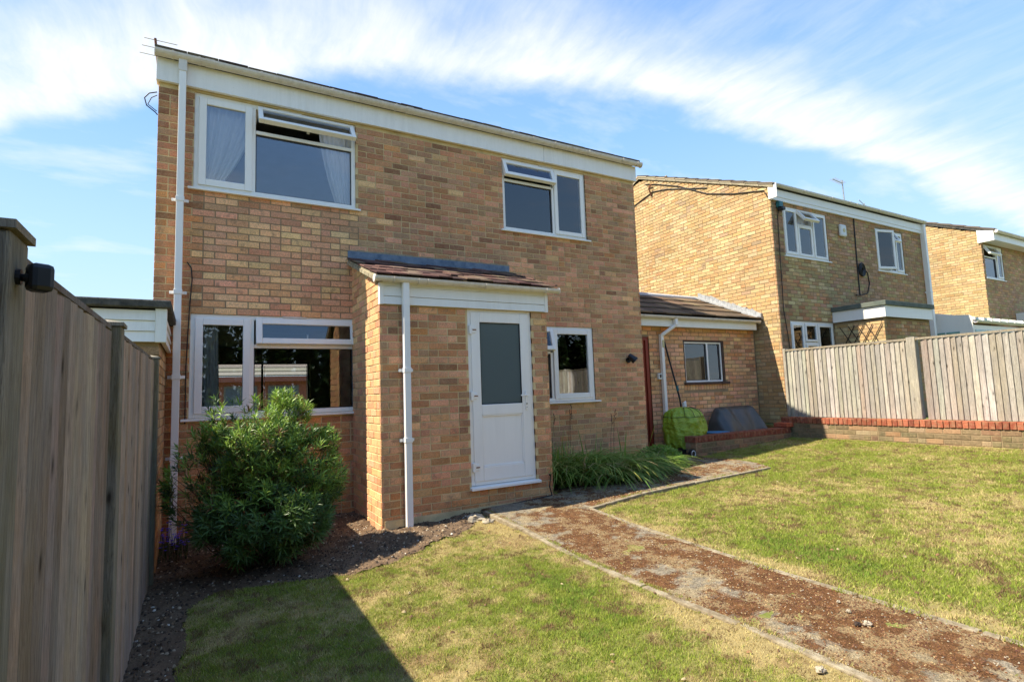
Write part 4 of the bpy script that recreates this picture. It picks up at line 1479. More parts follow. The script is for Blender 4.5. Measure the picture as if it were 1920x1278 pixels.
window(n1, *NW1, NY + 0.012, [
    (NW1[0] + 0.04, 11.09, NW1[2] + 0.04, NW1[3] - 0.04, 0.06, None, 0),
    (11.12, 11.63, NW1[2] + 0.04, 4.44, 0.05, None, 0), (11.11, 11.64, 4.46, NW1[3] - 0.03, 0.05, 'top', math.radians(38)),
    (11.67, NW1[1] - 0.04, NW1[2] + 0.04, NW1[3] - 0.04, 0.05, None, 0)], glass='glass_bright', label='white three-light window with its middle fanlight open')
window(n1, *NW2, NY + 0.012, [
    (NW2[0] + 0.03, 14.83, NW2[2] + 0.04, NW2[3] - 0.03, 0.06, 'left', math.radians(14)),
    (14.86, 15.10, NW2[2] + 0.05, 4.40, 'fixed', None, 0), (14.85, 15.13, 4.42, NW2[3] - 0.03, 0.045, 'top', math.radians(32)),
    (15.15, NW2[1] - 0.04, NW2[2] + 0.04, NW2[3] - 0.04, 0.05, None, 0)], label='white window with a side casement ajar')
window(n1, *NWL, NY + 0.012, [
    (NWL[0] + 0.04, 11.03, NWL[2] + 0.05, NWL[3] - 0.05, 0.05, None, 0),
    (11.08, 11.50, NWL[2] + 0.04, 1.90, 0.045, None, 0), (11.08, 11.50, 1.95, NWL[3] - 0.05, 0.045, None, 0),
    (11.54, NWL[1] - 0.04, NWL[2] + 0.05, NWL[3] - 0.05, 0.05, None, 0)], label='white ground floor window partly behind the fence')
mb = MB(); mb.box(NX0 + 0.26, NX1 - 0.26, 3.0, 3.1, 0.3, 5.0); mb.box(NX0 + 0.26, NX1 - 0.26, 0.31, 3.0, 2.9, 3.1); mb.box(13.3, 13.4, 0.31, 3.0, 0.3, 5.0); mb.box(NX0 + 0.26, NX1 - 0.26, 0.31, 3.0, 4.95, 5.0)
mb.build('partition', 'interior_dark', n1)
curtain('net_curtain', 11.12, 12.15, 3.70, 4.86, NY + 0.16, 16, 'curtain_white', 'pale net curtain behind two lights of the three-light upper window', bot=(11.12, 12.15))
downpipe(n1, [(NX1 + 0.02, NY - 0.07, 5.1), (NX1 + 0.02, NY - 0.07, 0.3)], 0.105, [(NX1 + 0.02, NY - 0.07), 3.3])
mb = MB()
mb.tube([(13.30, NY - 0.02, 5.0), (13.27, NY - 0.02, 4.0), (13.26, NY - 0.02, 3.04), (13.10, NY - 0.02, 3.05)], 0.014, 5)
mb.tube([(13.50, NY - 0.03, 3.72), (13.68, NY - 0.02, 3.6), (13.72, NY - 0.02, 3.35), (13.60, NY - 0.02, 3.12), (13.3, NY - 0.02, 3.05)], 0.011, 5)
mb.build('cable', 'black_cable', n1)
for r_ in (0.05, 0.075, 0.10, 0.12):
    mb = MB()
    mb.tube([(13.43 + r_ * math.cos(a_ * math.pi / 9), NY - 0.035, 3.66 + r_ * 1.25 * math.sin(a_ * math.pi / 9)) for a_ in range(19)], 0.02, 5)
    if r_ == 0.05:
        t = thing('cable_coil', (13.43, NY - 0.03, 3.53), 'black coil of cable hung on the shaded brick front behind the fence', 'cable')
    mb.build('loop', 'black_cable', t)
mb = MB()
mb.tube([(10.52, NY - 0.02, 4.75), (10.42, NY - 0.02, 4.55), (10.40, NY - 0.02, 4.0), (10.38, NY - 0.02, 3.0), (10.36, NY - 0.02, 2.6), (10.42, NY - 0.02, 2.2), (10.5, NY - 0.02, 1.6)], 0.008, 5)
mb.build('cable', 'black_cable', n1)
mb = MB()
pts = [(NX0 - 0.02, NY + 0.02, 4.9), (NX0 - 0.02, NY + 0.12, 5.10), (NX0 - 0.02, 0.9, 5.28), (NX0 - 0.02, 1.6, 5.52), (NX0 - 0.02, 2.4, 5.98), (NX0 - 0.02, 3.1, 6.28), (NX0 - 0.02, 3.55, 6.44)]
mb.tube(pts, 0.012, 5)
mb.tube([(NX0 - 0.02, 1.6, 5.66), (NX0 - 0.02, 2.8, 6.05), (NX0 - 0.02, 3.3, 6.15), (NX0 - 0.02, 3.78, 6.05), (NX0 - 0.02, 4.2, 5.95)], 0.013, 5)
mb.build('cable', 'black_cable', n1)
mb = MB(); mb.tube([(NX0 - 0.02, 3.35, 6.05), (NX0 - 0.10, 3.35, 6.25), (NX0 - 0.06, 3.30, 6.34), (NX0 - 0.02, 3.42, 6.30)], 0.02, 5); mb.build('cable_bracket', 'rust', n1)
t = thing('alarm_box', (12.74, NY - 0.01, 4.36), 'white burglar alarm box on the brick wall between two upper windows', 'alarm')
mb = MB(); mb.box(12.62, 12.86, NY - 0.08, NY - 0.012, 4.36, 4.64); mb.build('case', 'white_plastic', t, bevel=0.04)
mb = MB(); mb.tube([(12.74, NY - 0.088, 4.50), (12.74, NY - 0.079, 4.50)], 0.045, 10); mb.build('emblem', 'cream_plastic', t)
t = thing('security_light', (10.45, NY - 0.01, 4.70), 'small dark teal security light under the white eave at the corner of the next house', 'lamp')
mb = MB(); mb.box(10.40, 10.52, NY - 0.10, NY - 0.012, 4.72, 4.84); mb.build('case', 'teal_plastic', t, bevel=0.01)
mb = MB(); mb.box(10.40, 10.50, NY - 0.16, NY - 0.04, 4.64, 4.71); mb.build('sensor', 'black_plastic', t, bevel=0.01)
# expanding trellis
t = thing('trellis', (12.10, -0.4, 1.75), 'diamond lattice trellis fixed to the sunlit side of the flat-roofed porch', 'trellis')
for i in range(4):
    for s_ in (-1, 1):
        mb = MB()
        y = -0.08 - i * 0.18
        mb.obox((12.118 - (0.012 if s_ > 0 else 0), y, 1.72 if s_ < 0 else 2.24), (0.009, 0, 0), (0, 0.0, 0.03), (0, -0.30, 0.52 if s_ < 0 else -0.52))
        mb.build('slat', 'dark_wood', t)

# ================================================================== SECOND NEIGHBOUR, THIRD ROOF, CONSERVATORY
n2 = thing('brick_house', (23.2, 0.0, 0.4), 'far two-storey brick house at the edge of view beyond the white downpipe', 'house', 'terraced brick houses')
N2X0, N2X1 = 20.0, 26.4
NW3 = (20.12, 21.42, 3.97, 4.98)
mb = MB(); wall_mass(mb, 'x', N2X0, N2X1, 0.3, 5.3, 0.0, 0.26, [NW3]); f2 = mb.build('wall', 'mortar_dark', n2)
mb = MB(); wall_mass(mb, 'y', 0.26, 7.5, 0.3, 5.3, N2X0, N2X0 + 0.26, []); mb.prism([(N2X0, 0, 5.3), (N2X0, 7.5, 5.3), (N2X0, 3.75, 6.85)], (0.26, 0, 0)); s2 = mb.build('wall', 'mortar_dark', n2)
a_ = Wall((1, 0, 0), (0, -1, 0), (0, 0, 0)); a_.courses(N2X0 - 0.008, N2X1, 1.2, 5.3, [NW3], tone_n1)
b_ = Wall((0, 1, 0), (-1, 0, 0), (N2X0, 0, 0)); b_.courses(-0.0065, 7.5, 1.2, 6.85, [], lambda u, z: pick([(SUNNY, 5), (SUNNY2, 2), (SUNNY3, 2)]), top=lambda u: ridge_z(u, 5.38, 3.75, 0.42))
lay_bricks([(f2, a_), (s2, b_)], 0)
mb = MB(); mb.box(N2X0 - 0.02, N2X1, -0.32, -0.30, 5.02, 5.25); mb.build('fascia', 'upvc', n2)
mb = MB(); mb.box(N2X0 - 0.02, N2X1, -0.30, -0.012, 5.02, 5.04); mb.build('soffit', 'gutter_plastic', n2)
mb = MB(); mb.prism([(N2X0 - 0.045, -0.33, 5.0), (N2X0 - 0.045, 0.06, 5.0), (N2X0 - 0.045, 0.06, 5.38), (N2X0 - 0.045, -0.33, 5.28)], (0.024, 0, 0)); mb.build('box_end', 'upvc', n2)
gutter(n2, N2X0 - 0.03, N2X1, -0.322, 5.27, [21.5, 23], [], 0.06)
mb = MB(); mb.prism([(N2X0 - 0.04, -0.34, 5.22), (N2X0 - 0.04, 3.75, 6.90), (N2X0 - 0.04, 7.6, 5.35), (N2X0 - 0.04, 7.6, 5.43), (N2X0 - 0.04, 3.75, 7.0), (N2X0 - 0.04, -0.36, 5.30)], (N2X1 - N2X0, 0, 0)); r2 = mb.build('roof', 'felt', n2)
for i in range(12):
    m2 = MB(); t0 = i / 12; ya = -0.36 + 4.11 * t0; za = 5.30 + 1.70 * t0
    m2.obox((N2X0 - 0.055, ya, za - 0.01), (0.2, 0, 0), (0, 4.11 / 12, 1.70 / 12 - 0.02), (0, 0, 0.05), jit((0.14, 0.11, 0.085))); m2.build('verge_tile', 'roof_tile', r2)
window(n2, *NW3, 0.012, [(20.17, 20.95, NW3[2] + 0.05, 4.60, 'fixed', None, 0), (20.16, 20.96, 4.64, NW3[3] - 0.03, 0.055, 'top', math.radians(30)), (21.0, 21.37, NW3[2] + 0.05, NW3[3] - 0.05, 0.05, None, 0)], glass='glass_bright')
mb = MB(); mb.box(N2X0 + 0.26, N2X1, 2.0, 2.1, 1, 5.2); mb.box(N2X0 + 0.26, N2X1, 0.27, 2.0, 5.15, 5.2); mb.build('partition', 'interior_dark', n2)
mb = MB(); mb.box(21.95, 24.2, -1.0, -0.012, 0.6, 2.72); mb.build('porch_wall', 'mortar_dark', n2)
mb = MB(); mb.box(21.88, 24.3, -1.08, -0.012, 2.74, 2.98); mb.build('porch_fascia', 'upvc', n2)

n3 = thing('brick_house', (36, 0, 0.8), 'farthest brick house whose gable peak just shows over the gutter at the edge of view', 'house', 'terraced brick houses')
mb = MB(); mb.box(32.0, 38, 0, 7.5, 0.3, 5.7); mb.prism([(32.0, 0, 5.7), (32.0, 7.5, 5.7), (32.0, 3.75, 7.3)], (6, 0, 0)); s3 = mb.build('wall', 'mortar_dark', n3)
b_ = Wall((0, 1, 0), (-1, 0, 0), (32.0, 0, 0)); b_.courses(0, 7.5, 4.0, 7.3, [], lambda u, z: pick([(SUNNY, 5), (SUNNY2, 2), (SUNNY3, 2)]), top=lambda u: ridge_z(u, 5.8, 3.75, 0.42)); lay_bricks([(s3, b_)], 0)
mb = MB(); mb.prism([(31.94, -0.2, 5.65), (31.94, 3.75, 7.3), (31.94, 7.7, 5.65), (31.94, 7.7, 5.78), (31.94, 3.75, 7.44), (31.94, -0.2, 5.78)], (6.1, 0, 0)); mb.build('roof', 'felt', n3)

cv = thing('conservatory', (18.6, 0.0, 0.3), 'white framed conservatory with green lower panes showing over the top of the fence', 'conservatory')
mb = MB(); mb.prism([(17.0, 0.30, 1.2), (17.0, -0.66, 1.2), (17.0, -0.66, 2.60), (17.0, -0.60, 2.66), (17.0, 0.30, 2.76)], (0.04, 0, 0)); mb.build('side_panel', 'upvc', cv)
mb = MB(); mb.box(16.975, 16.998, -0.40, 0.28, 1.3, 2.26); mb.build('pane', 'glass_green', cv)
for y in (0.28, -0.08, -0.40):
    m2 = MB(); m2.box(16.965, 16.9745, y - 0.012, y + 0.012, 1.3, 2.26); m2.build('glazing_bar', 'upvc', cv)
mb = MB(); mb.box(17.042, 20.5, -0.66, -0.61, 1.2, 2.40); mb.build('front_frame', 'upvc', cv)
for i in range(5):
    m2 = MB(); m2.box(17.12 + i * 0.68, 17.74 + i * 0.68, -0.672, -0.662, 1.4, 2.28); m2.build('pane', 'glass_green', cv)
mb = gutter_mesh(17.0, 20.6, -0.66, 2.50, 0.06); mb.build('gutter', 'gutter_plastic', cv)
for i in range(8):
    m2 = MB(); m2.obox((17.02 + i * 0.5, -0.7, 2.52), (0.07, 0, 0), (0, 1.5, 0.36), (0, -0.02, 0.07)); m2.build('roof_bar', 'upvc', cv)
mb = MB(); mb.obox((17.06, -0.68, 2.52), (3.5, 0, 0), (0, 1.48, 0.35), (0, -0.004, 0.02)); mb.build('roof_sheet', 'glass_green', cv)
mb = MB(); mb.box(16.80, 17.0, -0.66, -0.5, 2.3, 2.36)
mb = MB(); mb.box(16.5, 16.98, 0.32, 0.40, 1.2, 2.78); mb.build('end_panel', 'upvc', cv)

t = thing('tv_aerial', (20.1, 3.75, 6.95), 'tall rooftop aerial with two long combs against the sky above the next house', 'aerial', 'rooftop aerials')
mb = MB(); mb.tube([(20.1, 3.75, 6.9), (20.05, 3.75, 8.28)], 0.022, 6); mb.build('mast', 'steel', t)
for z, dx, dy_ in ((8.20, -1.25, -0.6), (7.40, -1.1, -0.7)):
    m2 = MB(); m2.tube([(20.15, 3.8, z), (20.05 + dx * 0.75, 3.75 + dy_ * 0.3, z - 0.10)], 0.014, 5); bm_ = m2.build('boom', 'steel', t)
    for i in range(9):
        f_ = i / 8
        X, Y = 20.15 + (dx * 0.75 - 0.1) * f_, 3.8 + (dy_ * 0.3 - 0.05) * f_
        m2 = MB(); m2.tube([(X, Y - 0.12, z - 0.1 * f_ + 0.0), (X + 0.02, Y + 0.12, z - 0.1 * f_)], 0.008, 4); m2.build('rod', 'steel', bm_)
t = thing('tv_aerial', (21.4, 3.75, 6.95), 'low small rooftop aerial just above the gutter beside the tall one', 'aerial', 'rooftop aerials')
mb = MB(); mb.tube([(21.4, 3.75, 6.9), (21.4, 3.75, 7.62)], 0.02, 6); mb.build('mast', 'steel', t)
for z in (7.58, 7.36):
    m2 = MB(); m2.tube([(20.75, 3.6, z + 0.03), (21.95, 3.9, z - 0.04)], 0.012, 5); m2.build('rod', 'steel', t)

# ================================================================== GARAGE ON THE LEFT
gr = thing('garage', (-1.9, -1.2, -0.3), 'low flat-roofed brick garage with white plank fascia behind the wooden fence', 'garage')
mb = MB(); mb.box(-4.2, -0.215, -1.22, -0.014, -0.5, 1.90); mb.box(-4.2, -0.36, -0.014, 5.0, -0.5, 1.90); gwm = mb.build('wall', 'mortar_dark', gr)
wg = Wall((0, 1, 0), (1, 0, 0), (-0.215, 0, 0)); wg.courses(-1.2135, -0.016, -0.4, 1.62, [], lambda u, z: pick([(TAN, 3), (BROWN, 2), (GREY, 1), (ORANGE, 1)]))
wg2 = Wall((1, 0, 0), (0, -1, 0), (0, -1.22, 0)); wg2.courses(-4.2, -0.207, -0.4, 1.62, [], lambda u, z: pick([(TAN, 3), (BROWN, 2), (GREY, 1), (OLIVE, 1)]))
lay_bricks([(gwm, wg), (gwm, wg2)])
for z0 in (1.635, 1.725, 1.815):
    m2 = MB(); m2.prism([(-4.2, -1.275, z0), (-4.2, -1.24, z0), (-4.2, -1.24, z0 + 0.087), (-4.2, -1.262, z0 + 0.087)], (3.96, 0, 0)); m2.build('plank', 'clean_cladding', gr)
    m2 = MB(); m2.prism([(-0.165, -1.22, z0), (-0.20, -1.22, z0), (-0.20, -1.22, z0 + 0.087), (-0.18, -1.22, z0 + 0.087)], (0, 1.20, 0)); m2.build('plank', 'clean_cladding', gr)
m2 = MB(); m2.box(-0.238, -0.155, -1.285, -1.222, 1.63, 1.915); m2.build('corner_trim', 'clean_cladding', gr, bevel=0.003)
mb = MB(); mb.box(-4.2, -0.125, -1.32, -0.014, 1.918, 1.985); mb.box(-4.2, -0.37, -0.014, 5.0, 1.918, 1.985); mb.build('roof', 'felt', gr, bevel=0.012)

# ================================================================== LEFT FENCE
FX = -0.23


def ftop(y):
    return 1.39 + 0.0165 * (y + 5.3)


lf = thing('fence', (FX, -4.0, -0.3), 'tall weathered brown close-board fence in shade running to the white-trimmed garage', 'fence', 'wooden fences')
GB = ((0.46, 0.32, 0.215), (0.28, 0.19, 0.13), (0.54, 0.39, 0.27), (0.37, 0.265, 0.195), (0.42, 0.27, 0.165), (0.50, 0.365, 0.265))
y = -1.42
while y > -8.4:
    mb = MB()
    wd = random.uniform(0.096, 0.112)
    tp = ftop(y) + random.uniform(-0.006, 0.006)
    # feather edge: thick on the far side, thin and tucked under the next
    j = random.uniform(-0.002, 0.002)
    mb.add([(FX - 0.012, y, -0.30), (FX + 0.005 + j, y, -0.30), (FX - 0.003 + j, y - wd, -0.30), (FX - 0.012, y - wd, -0.30),
            (FX - 0.012, y, tp), (FX + 0.005 + j, y, tp), (FX - 0.003 + j, y - wd, tp), (FX - 0.012, y - wd, tp)],
           [(0, 3, 2, 1), (4, 5, 6, 7), (0, 1, 5, 4), (1, 2, 6, 5), (2, 3, 7, 6), (3, 0, 4, 7)][::1], jit(random.choice(GB), 0.15))
    mb.build('board', 'fence_wood', lf)
    y -= wd - 0.014
for (ya, yb) in ((-3.86, -1.50), (-5.41, -3.98), (-8.4, -5.53)):
    mb = MB(); mb.obox((FX - 0.03, ya, ftop(ya) + 0.007), (0.032, 0, 0), (0, yb - ya, ftop(yb) - ftop(ya)), (0, 0, 0.018), jit((0.16, 0.12, 0.09))); mb.build('capping', 'fence_wood', lf)
for yy in (-1.50, -3.98, -5.53, -7.4):
    pt = ftop(yy) + 0.022
    mb = MB(); mb.box(FX - 0.075, FX + 0.035, yy, yy + 0.115, -0.4, pt, (0.24, 0.20, 0.12)); po = mb.build('post', 'post_wood', lf, bevel=0.006)
    mb = MB(); mb.box(FX - 0.083, FX + 0.043, yy - 0.008, yy + 0.123, pt + 0.001, pt + 0.016, (0.30, 0.24, 0.15))
    mb.add([(FX - 0.08, yy - 0.005, pt + 0.016), (FX + 0.04, yy - 0.005, pt + 0.016), (FX + 0.04, yy + 0.12, pt + 0.016), (FX - 0.08, yy + 0.12, pt + 0.016), (FX - 0.02, yy + 0.058, pt + 0.034)],
           [(0, 1, 4), (1, 2, 4), (2, 3, 4), (3, 0, 4)], (0.30, 0.26, 0.19))
    mb.build('post_cap', 'fence_wood', po)
for z in (0.0, 0.65, 1.3):
    mb = MB(); mb.box(FX - 0.06, FX - 0.013, -8.4, -1.5, z, z + 0.07, (0.15, 0.12, 0.09)); mb.build('rail', 'fence_wood', lf)
sc_ = thing('security_camera', (-0.19, -5.49, 1.31), 'black security camera on a short bracket fixed to the nearest fence post', 'camera')
mb = MB(); mb.tube([(-0.196, -5.485, 1.335), (-0.188, -5.485, 1.335)], 0.014, 12); mb.tube([(-0.188, -5.485, 1.335), (-0.176, -5.49, 1.333), (-0.168, -5.495, 1.333)], 0.007, 8); mb.build('bracket', 'black_plastic', sc_)
mb = MB(); mb.tube([(-0.180, -5.488, 1.333), (-0.164, -5.495, 1.333)], 0.010, 10); mb.build('knuckle', 'black_plastic', sc_)
mb = MB()
u_, v_ = Vector((0.86, 0.51, 0)), Vector((-0.51, 0.86, 0))
o_ = Vector((-0.170, -5.510, 1.310))
mb.obox(o_, u_ * 0.036, Vector((0, 0, 0.050)), v_ * 0.034)
mb.build('housing', 'black_plastic', sc_, bevel=0.009)

# ================================================================== RIGHT GARDEN WALL AND FENCE
RX = 9.79
rw = thing('garden_wall', (9.7, -3.0, 0.1), 'low mossy retaining wall with bright red soldier coping under the grey fence', 'wall')
mb = MB(); mb.box(9.62, 9.83, -9.0, -0.235, -0.1, 0.365); rwm = mb.build('core', 'mortar_dark', rw)
cop = ((0.33, 0.095, 0.05), (0.27, 0.08, 0.045), (0.37, 0.12, 0.065), (0.23, 0.07, 0.04))
y = -0.24
while y > -9.0:
    mb = MB(); mb.obox((9.60 + random.uniform(-0.004, 0.004), y, 0.372 + random.uniform(-0.003, 0.002)), (0, -0.066, 0), (0.225, 0, 0), (0, 0, 0.098), jit(random.choice(cop), 0.12), 0.004); mb.build('coping_brick', 'brick', rw); y -= 0.0762
MOSS = (0.15, 0.14, 0.085)
w_ = Wall((0, -1, 0), (-1, 0, 0), (9.62, 0, 0)); w_.courses(0.24, 9.0, 0.0, 0.37, [], lambda u, z: pick([(MOSS, 5), (DARK, 4), (BROWN, 2), (GREY, 1.5)]), zref=0.362, proud=0.006)
lay_bricks([(rwm, w_)])
rf_ = thing('fence', (RX, -3.0, 0.47), 'sunlit grey close-board fence standing on the low red-coped wall', 'fence', 'wooden fences')
RB = ((0.50, 0.45, 0.37), (0.44, 0.39, 0.32), (0.56, 0.51, 0.44), (0.38, 0.31, 0.24), (0.50, 0.45, 0.38), (0.56, 0.52, 0.43), (0.44, 0.37, 0.29), (0.48, 0.44, 0.35))
y = -0.33
while y > -9.0:
    mb = MB(); wd = random.uniform(0.076, 0.092); tj = 1.696 + random.uniform(-0.008, 0.004)
    if not (-2.52 < y < -2.36):
        mb.add([(RX + 0.012, y, 0.475), (RX + 0.004, y, 0.475), (RX - 0.020, y - wd, 0.475), (RX + 0.012, y - wd, 0.475),
                (RX + 0.012, y, tj), (RX + 0.004, y, tj), (RX - 0.020, y - wd, tj), (RX + 0.012, y - wd, tj)],
               [(0, 1, 2, 3), (7, 6, 5, 4), (4, 5, 1, 0), (5, 6, 2, 1), (6, 7, 3, 2), (7, 4, 0, 3)], jit(random.choice(RB), 0.15))
        mb.build('board', 'fence_wood', rf_)
    y -= wd - 0.010
for ya, yb in ((-2.38, -0.33), (-4.6, -2.50), (-9.0, -4.71)):
    mb = MB(); mb.box(RX - 0.022, RX + 0.02, ya, yb, 1.702, 1.735, (0.34, 0.28, 0.19)); mb.build('capping', 'fence_wood', rf_)
for yy, wd in ((-0.325, 0.05), (-2.50, 0.12), (-4.71, 0.12), (-6.9, 0.12)):
    mb = MB(); mb.box(RX - 0.035, RX + 0.08, yy, yy + wd, 0.475, 1.75, (0.46, 0.41, 0.31)); mb.build('post', 'fence_wood', rf_, bevel=0.004)

pw = thing('planter_wall', (8.2, -0.35, 0.0), 'knee-high brick wall with dark red coping in front of the lean-to', 'wall')
mb = MB(); mb.box(7.05, 9.60, -0.445, -0.24, -0.2, 0.19); pwm = mb.build('core', 'mortar_dark', pw)
x = 7.04
while x < 9.53:
    mb = MB(); mb.obox((x, -0.455, 0.195), (0.066, 0, 0), (0, 0.225, 0), (0, 0, 0.095 + random.uniform(-0.003, 0.003)), jit((0.22, 0.06, 0.035), 0.15), 0.004); mb.build('coping_brick', 'brick', pw); x += 0.0762
w_ = Wall((1, 0, 0), (0, -1, 0), (0, -0.445, 0)); w_.courses(7.044, 9.60, -0.15, 0.19, [], lambda u, z: pick([(MOSS, 4), (DARK, 3), (BROWN, 2)]), zref=0.185, proud=0.006)
w2_ = Wall((0, 1, 0), (-1, 0, 0), (7.05, 0, 0)); w2_.courses(-0.4515, -0.24, -0.15, 0.19, [], lambda u, z: pick([(MOSS, 4), (GREY, 3), (BROWN, 2)]), zref=0.185, proud=0.006)
lay_bricks([(pwm, w_), (pwm, w2_)])
mb = MB(); mb.box(9.42, 9.62, -0.47, -0.20, 0.30, 0.375, jit((0.36, 0.08, 0.04))); mb.build('brick', 'brick', pw, bevel=0.004, label='loose red brick on the wall end')

# ================================================================== COVERED BARBECUE, TARPAULIN, POLE, DISH
bq = thing('barbecue', (7.28, 0.06, 0.0), 'barbecue on wheels wrapped in a crinkled lime green cover', 'barbecue')
mb = MB()
ns_, nh_ = 96, 44
vs = []
prof = [(0.0, 0.36), (0.10, 0.395), (0.3, 0.405), (0.45, 0.40), (0.60, 0.385), (0.72, 0.34), (0.82, 0.25), (0.9, 0.12), (0.93, 0.0)]
for j in range(nh_ + 1):
    t_ = j / nh_
    h = 0.70 * t_
    zz_ = 0.08 + 0.66 * math.sin(min(1, t_) * math.pi / 2) ** 1.0 if t_ > 0.75 else 0.08 + h * 0.93
    r = np.interp(t_, [0, 0.1, 0.35, 0.6, 0.72, 0.80, 0.88, 0.95, 1.0], [0.35, 0.385, 0.40, 0.40, 0.37, 0.32, 0.24, 0.13, 0.02])
    z = np.interp(t_, [0, 0.72, 0.8, 0.88, 0.95, 1.0], [0.08, 0.60, 0.67, 0.72, 0.75, 0.755])
    for i in range(ns_):
        a = 2 * math.pi * i / ns_
        crease = 0.014 * math.sin(a * 7 + 3 * t_) + 0.010 * math.sin(a * 17 + 9 * t_) + 0.010 * math.sin(a * 5 - 14 * t_) + 0.010 * (vnoise(np.array([a * 6.0]), np.array([t_ * 14.0]), 3)[0] - 0.5) * 3
        lump = 0.015 * max(0, math.cos(a + 0.5)) * (1 - t_) - 0.012 * math.exp(-((a - 5.1) / 0.18) ** 2)
        rr = max(0.012, r + (crease + lump) * min(1, r * 4))
        vs.append((7.32 + rr * 0.90 * math.cos(a), 0.03 + rr * 0.84 * math.sin(a), z + (0.02 * math.sin(a * 9) * (1 - t_) if j == 0 else 0)))
fs_ = []
for j in range(nh_):
    for i in range(ns_):
        fs_.append((j * ns_ + i, j * ns_ + (i + 1) % ns_, (j + 1) * ns_ + (i + 1) % ns_, (j + 1) * ns_ + i))
fs_.append(tuple(nh_ * ns_ + i for i in range(ns_)))
mb.add(vs, fs_); mb.smooth = True
cvr = mb.build('cover', 'green_cover', bq)
sm = MB()
sm.tube([(7.32 + 0.385 * 0.91 * math.cos(a), 0.03 + 0.385 * 0.86 * math.sin(a), 0.595 + 0.004 * math.sin(7 * a)) for a in [2 * math.pi * i / 40 for i in range(41)]], 0.005, 5)
sm.build('drawstring', 'black_cable', cvr)
for a in (4.0, 4.5, 5.0, 5.5):
    sm = MB()
    sm.tube([(7.32 + r * 0.91 * math.cos(a), 0.03 + r * 0.86 * math.sin(a), z) for r, z in ((0.37, 0.605), (0.325, 0.675), (0.245, 0.726), (0.13, 0.755))], 0.004, 4)
    sm.build('seam', 'black_cable', cvr)
mb = MB(); mb.box(6.98, 7.62, -0.22, 0.28, 0.02, 0.075); mb.tube([(6.93, -0.45, 0.033), (6.97, 0.33, 0.033)], 0.012, 8); mb.build('base_frame', 'black_plastic', bq, bevel=0.01)
for x_, y_, r_ in ((6.93, -0.47, 0.078), (6.97, 0.33, 0.072)):
    m2 = MB(); m2.tube([(x_ - 0.004, y_ + 0.02, r_ - 0.045), (x_ + 0.004, y_ - 0.022, r_ - 0.045)], r_, 20); whl = m2.build('wheel', 'black_plastic', bq)
    m2 = MB()
    ring = [(x_ + 0.0045 + 0.046 * math.cos(a), y_ - 0.025 + 0.001 * math.cos(a), r_ - 0.045 + 0.050 * math.sin(a)) for a in [2 * math.pi * i / 24 for i in range(25)]]
    m2.tube(ring, 0.007, 6); m2.build('rim', 'white_plastic', whl)

mb = MB()
nu, nv = 60, 28
vs = []
for side in (0,):
    for j in range(nv + 1):
        t_ = j / nv                       # 0 back foot, 1 front foot over the top
        for i in range(nu + 1):
            s_ = i / nu
            yb = np.interp(t_, [0, 0.12, 0.3, 0.42, 0.7, 1.0], [0.56, 0.55, 0.46, 0.34, 0.14, -0.02])
            zb = np.interp(t_, [0, 0.12, 0.3, 0.42, 0.7, 1.0], [0.0, 0.55, 0.70, 0.66, 0.36, 0.02])
            sl_ = np.interp(s_, [0, 0.04, 0.12, 0.82, 0.95, 1], [0.0, 0.72, 1.0, 1.02, 0.55, 0.0])
            X = 8.48 + 1.34 * s_ + 0.10 * (1 - zb / 0.7) * (1 if s_ > 0.5 else -0.4)
            fold = 0.022 * math.sin(s_ * 22 + t_ * 5) * (1 - zb) + 0.035 * math.exp(-((s_ - 0.12 - 0.28 * t_) / 0.035) ** 2) * t_ - 0.02 * math.exp(-((s_ - 0.22 - 0.3 * t_) / 0.05) ** 2) * t_
            vs.append((X, yb - fold * 0.8, max(0.0, zb * sl_ + fold * 0.7) - 0.02))
fs_ = [(j * (nu + 1) + i, j * (nu + 1) + i + 1, (j + 1) * (nu + 1) + i + 1, (j + 1) * (nu + 1) + i) for j in range(nv) for i in range(nu)]
mb.add(vs, fs_); mb.smooth = True
o = single(mb, 'tarpaulin', 'dark_tarp', (9.0, 0.3, 0.0), 'dark slate tarpaulin draped over a low heap behind the red-coped wall', 'tarpaulin')
sd_ = o.modifiers.new('thick', 'SOLIDIFY'); sd_.thickness = 0.006
mb = MB(); mb.tube([(8.10, 0.0, 0.235), (8.10, 0.0, 0.285)], [0.20, 0.22], 24); mb.tube([(8.10, 0.0, -0.02), (8.10, 0.0, 0.235)], 0.16, 20)
single(mb, 'blue_tub', 'blue_plastic', (8.02, 0.02, -0.02), 'blue plastic tub between the green cover and the dark tarpaulin', 'tub', bevel=0.008)
t = thing('washing_line_pole', (7.66, 0.42, 0.0), 'thin black pole leaning on the lean-to wall behind the green cover', 'pole')
mb = MB(); mb.tube([(7.66, 0.30, 0.1), (7.655, 0.40, 0.9), (7.56, 0.60, 1.95)], 0.016, 8); mb.build('shaft', 'black_plastic', t)
mb = MB(); mb.tube([(7.66, 0.30, 0.74), (7.66, 0.31, 0.82)], 0.04, 8); mb.tube([(7.62, 0.29, 0.80), (7.71, 0.32, 0.83)], 0.018, 6); mb.build('knob', 'white_plastic', t)
mb = MB(); mb.tube([(7.65, 0.425, 1.03), (7.645, 0.435, 1.11)], 0.024, 8); mb.tube([(7.62, 0.42, 1.10), (7.68, 0.44, 1.12)], 0.012, 6); mb.build('clip', 'teal_plastic', t)

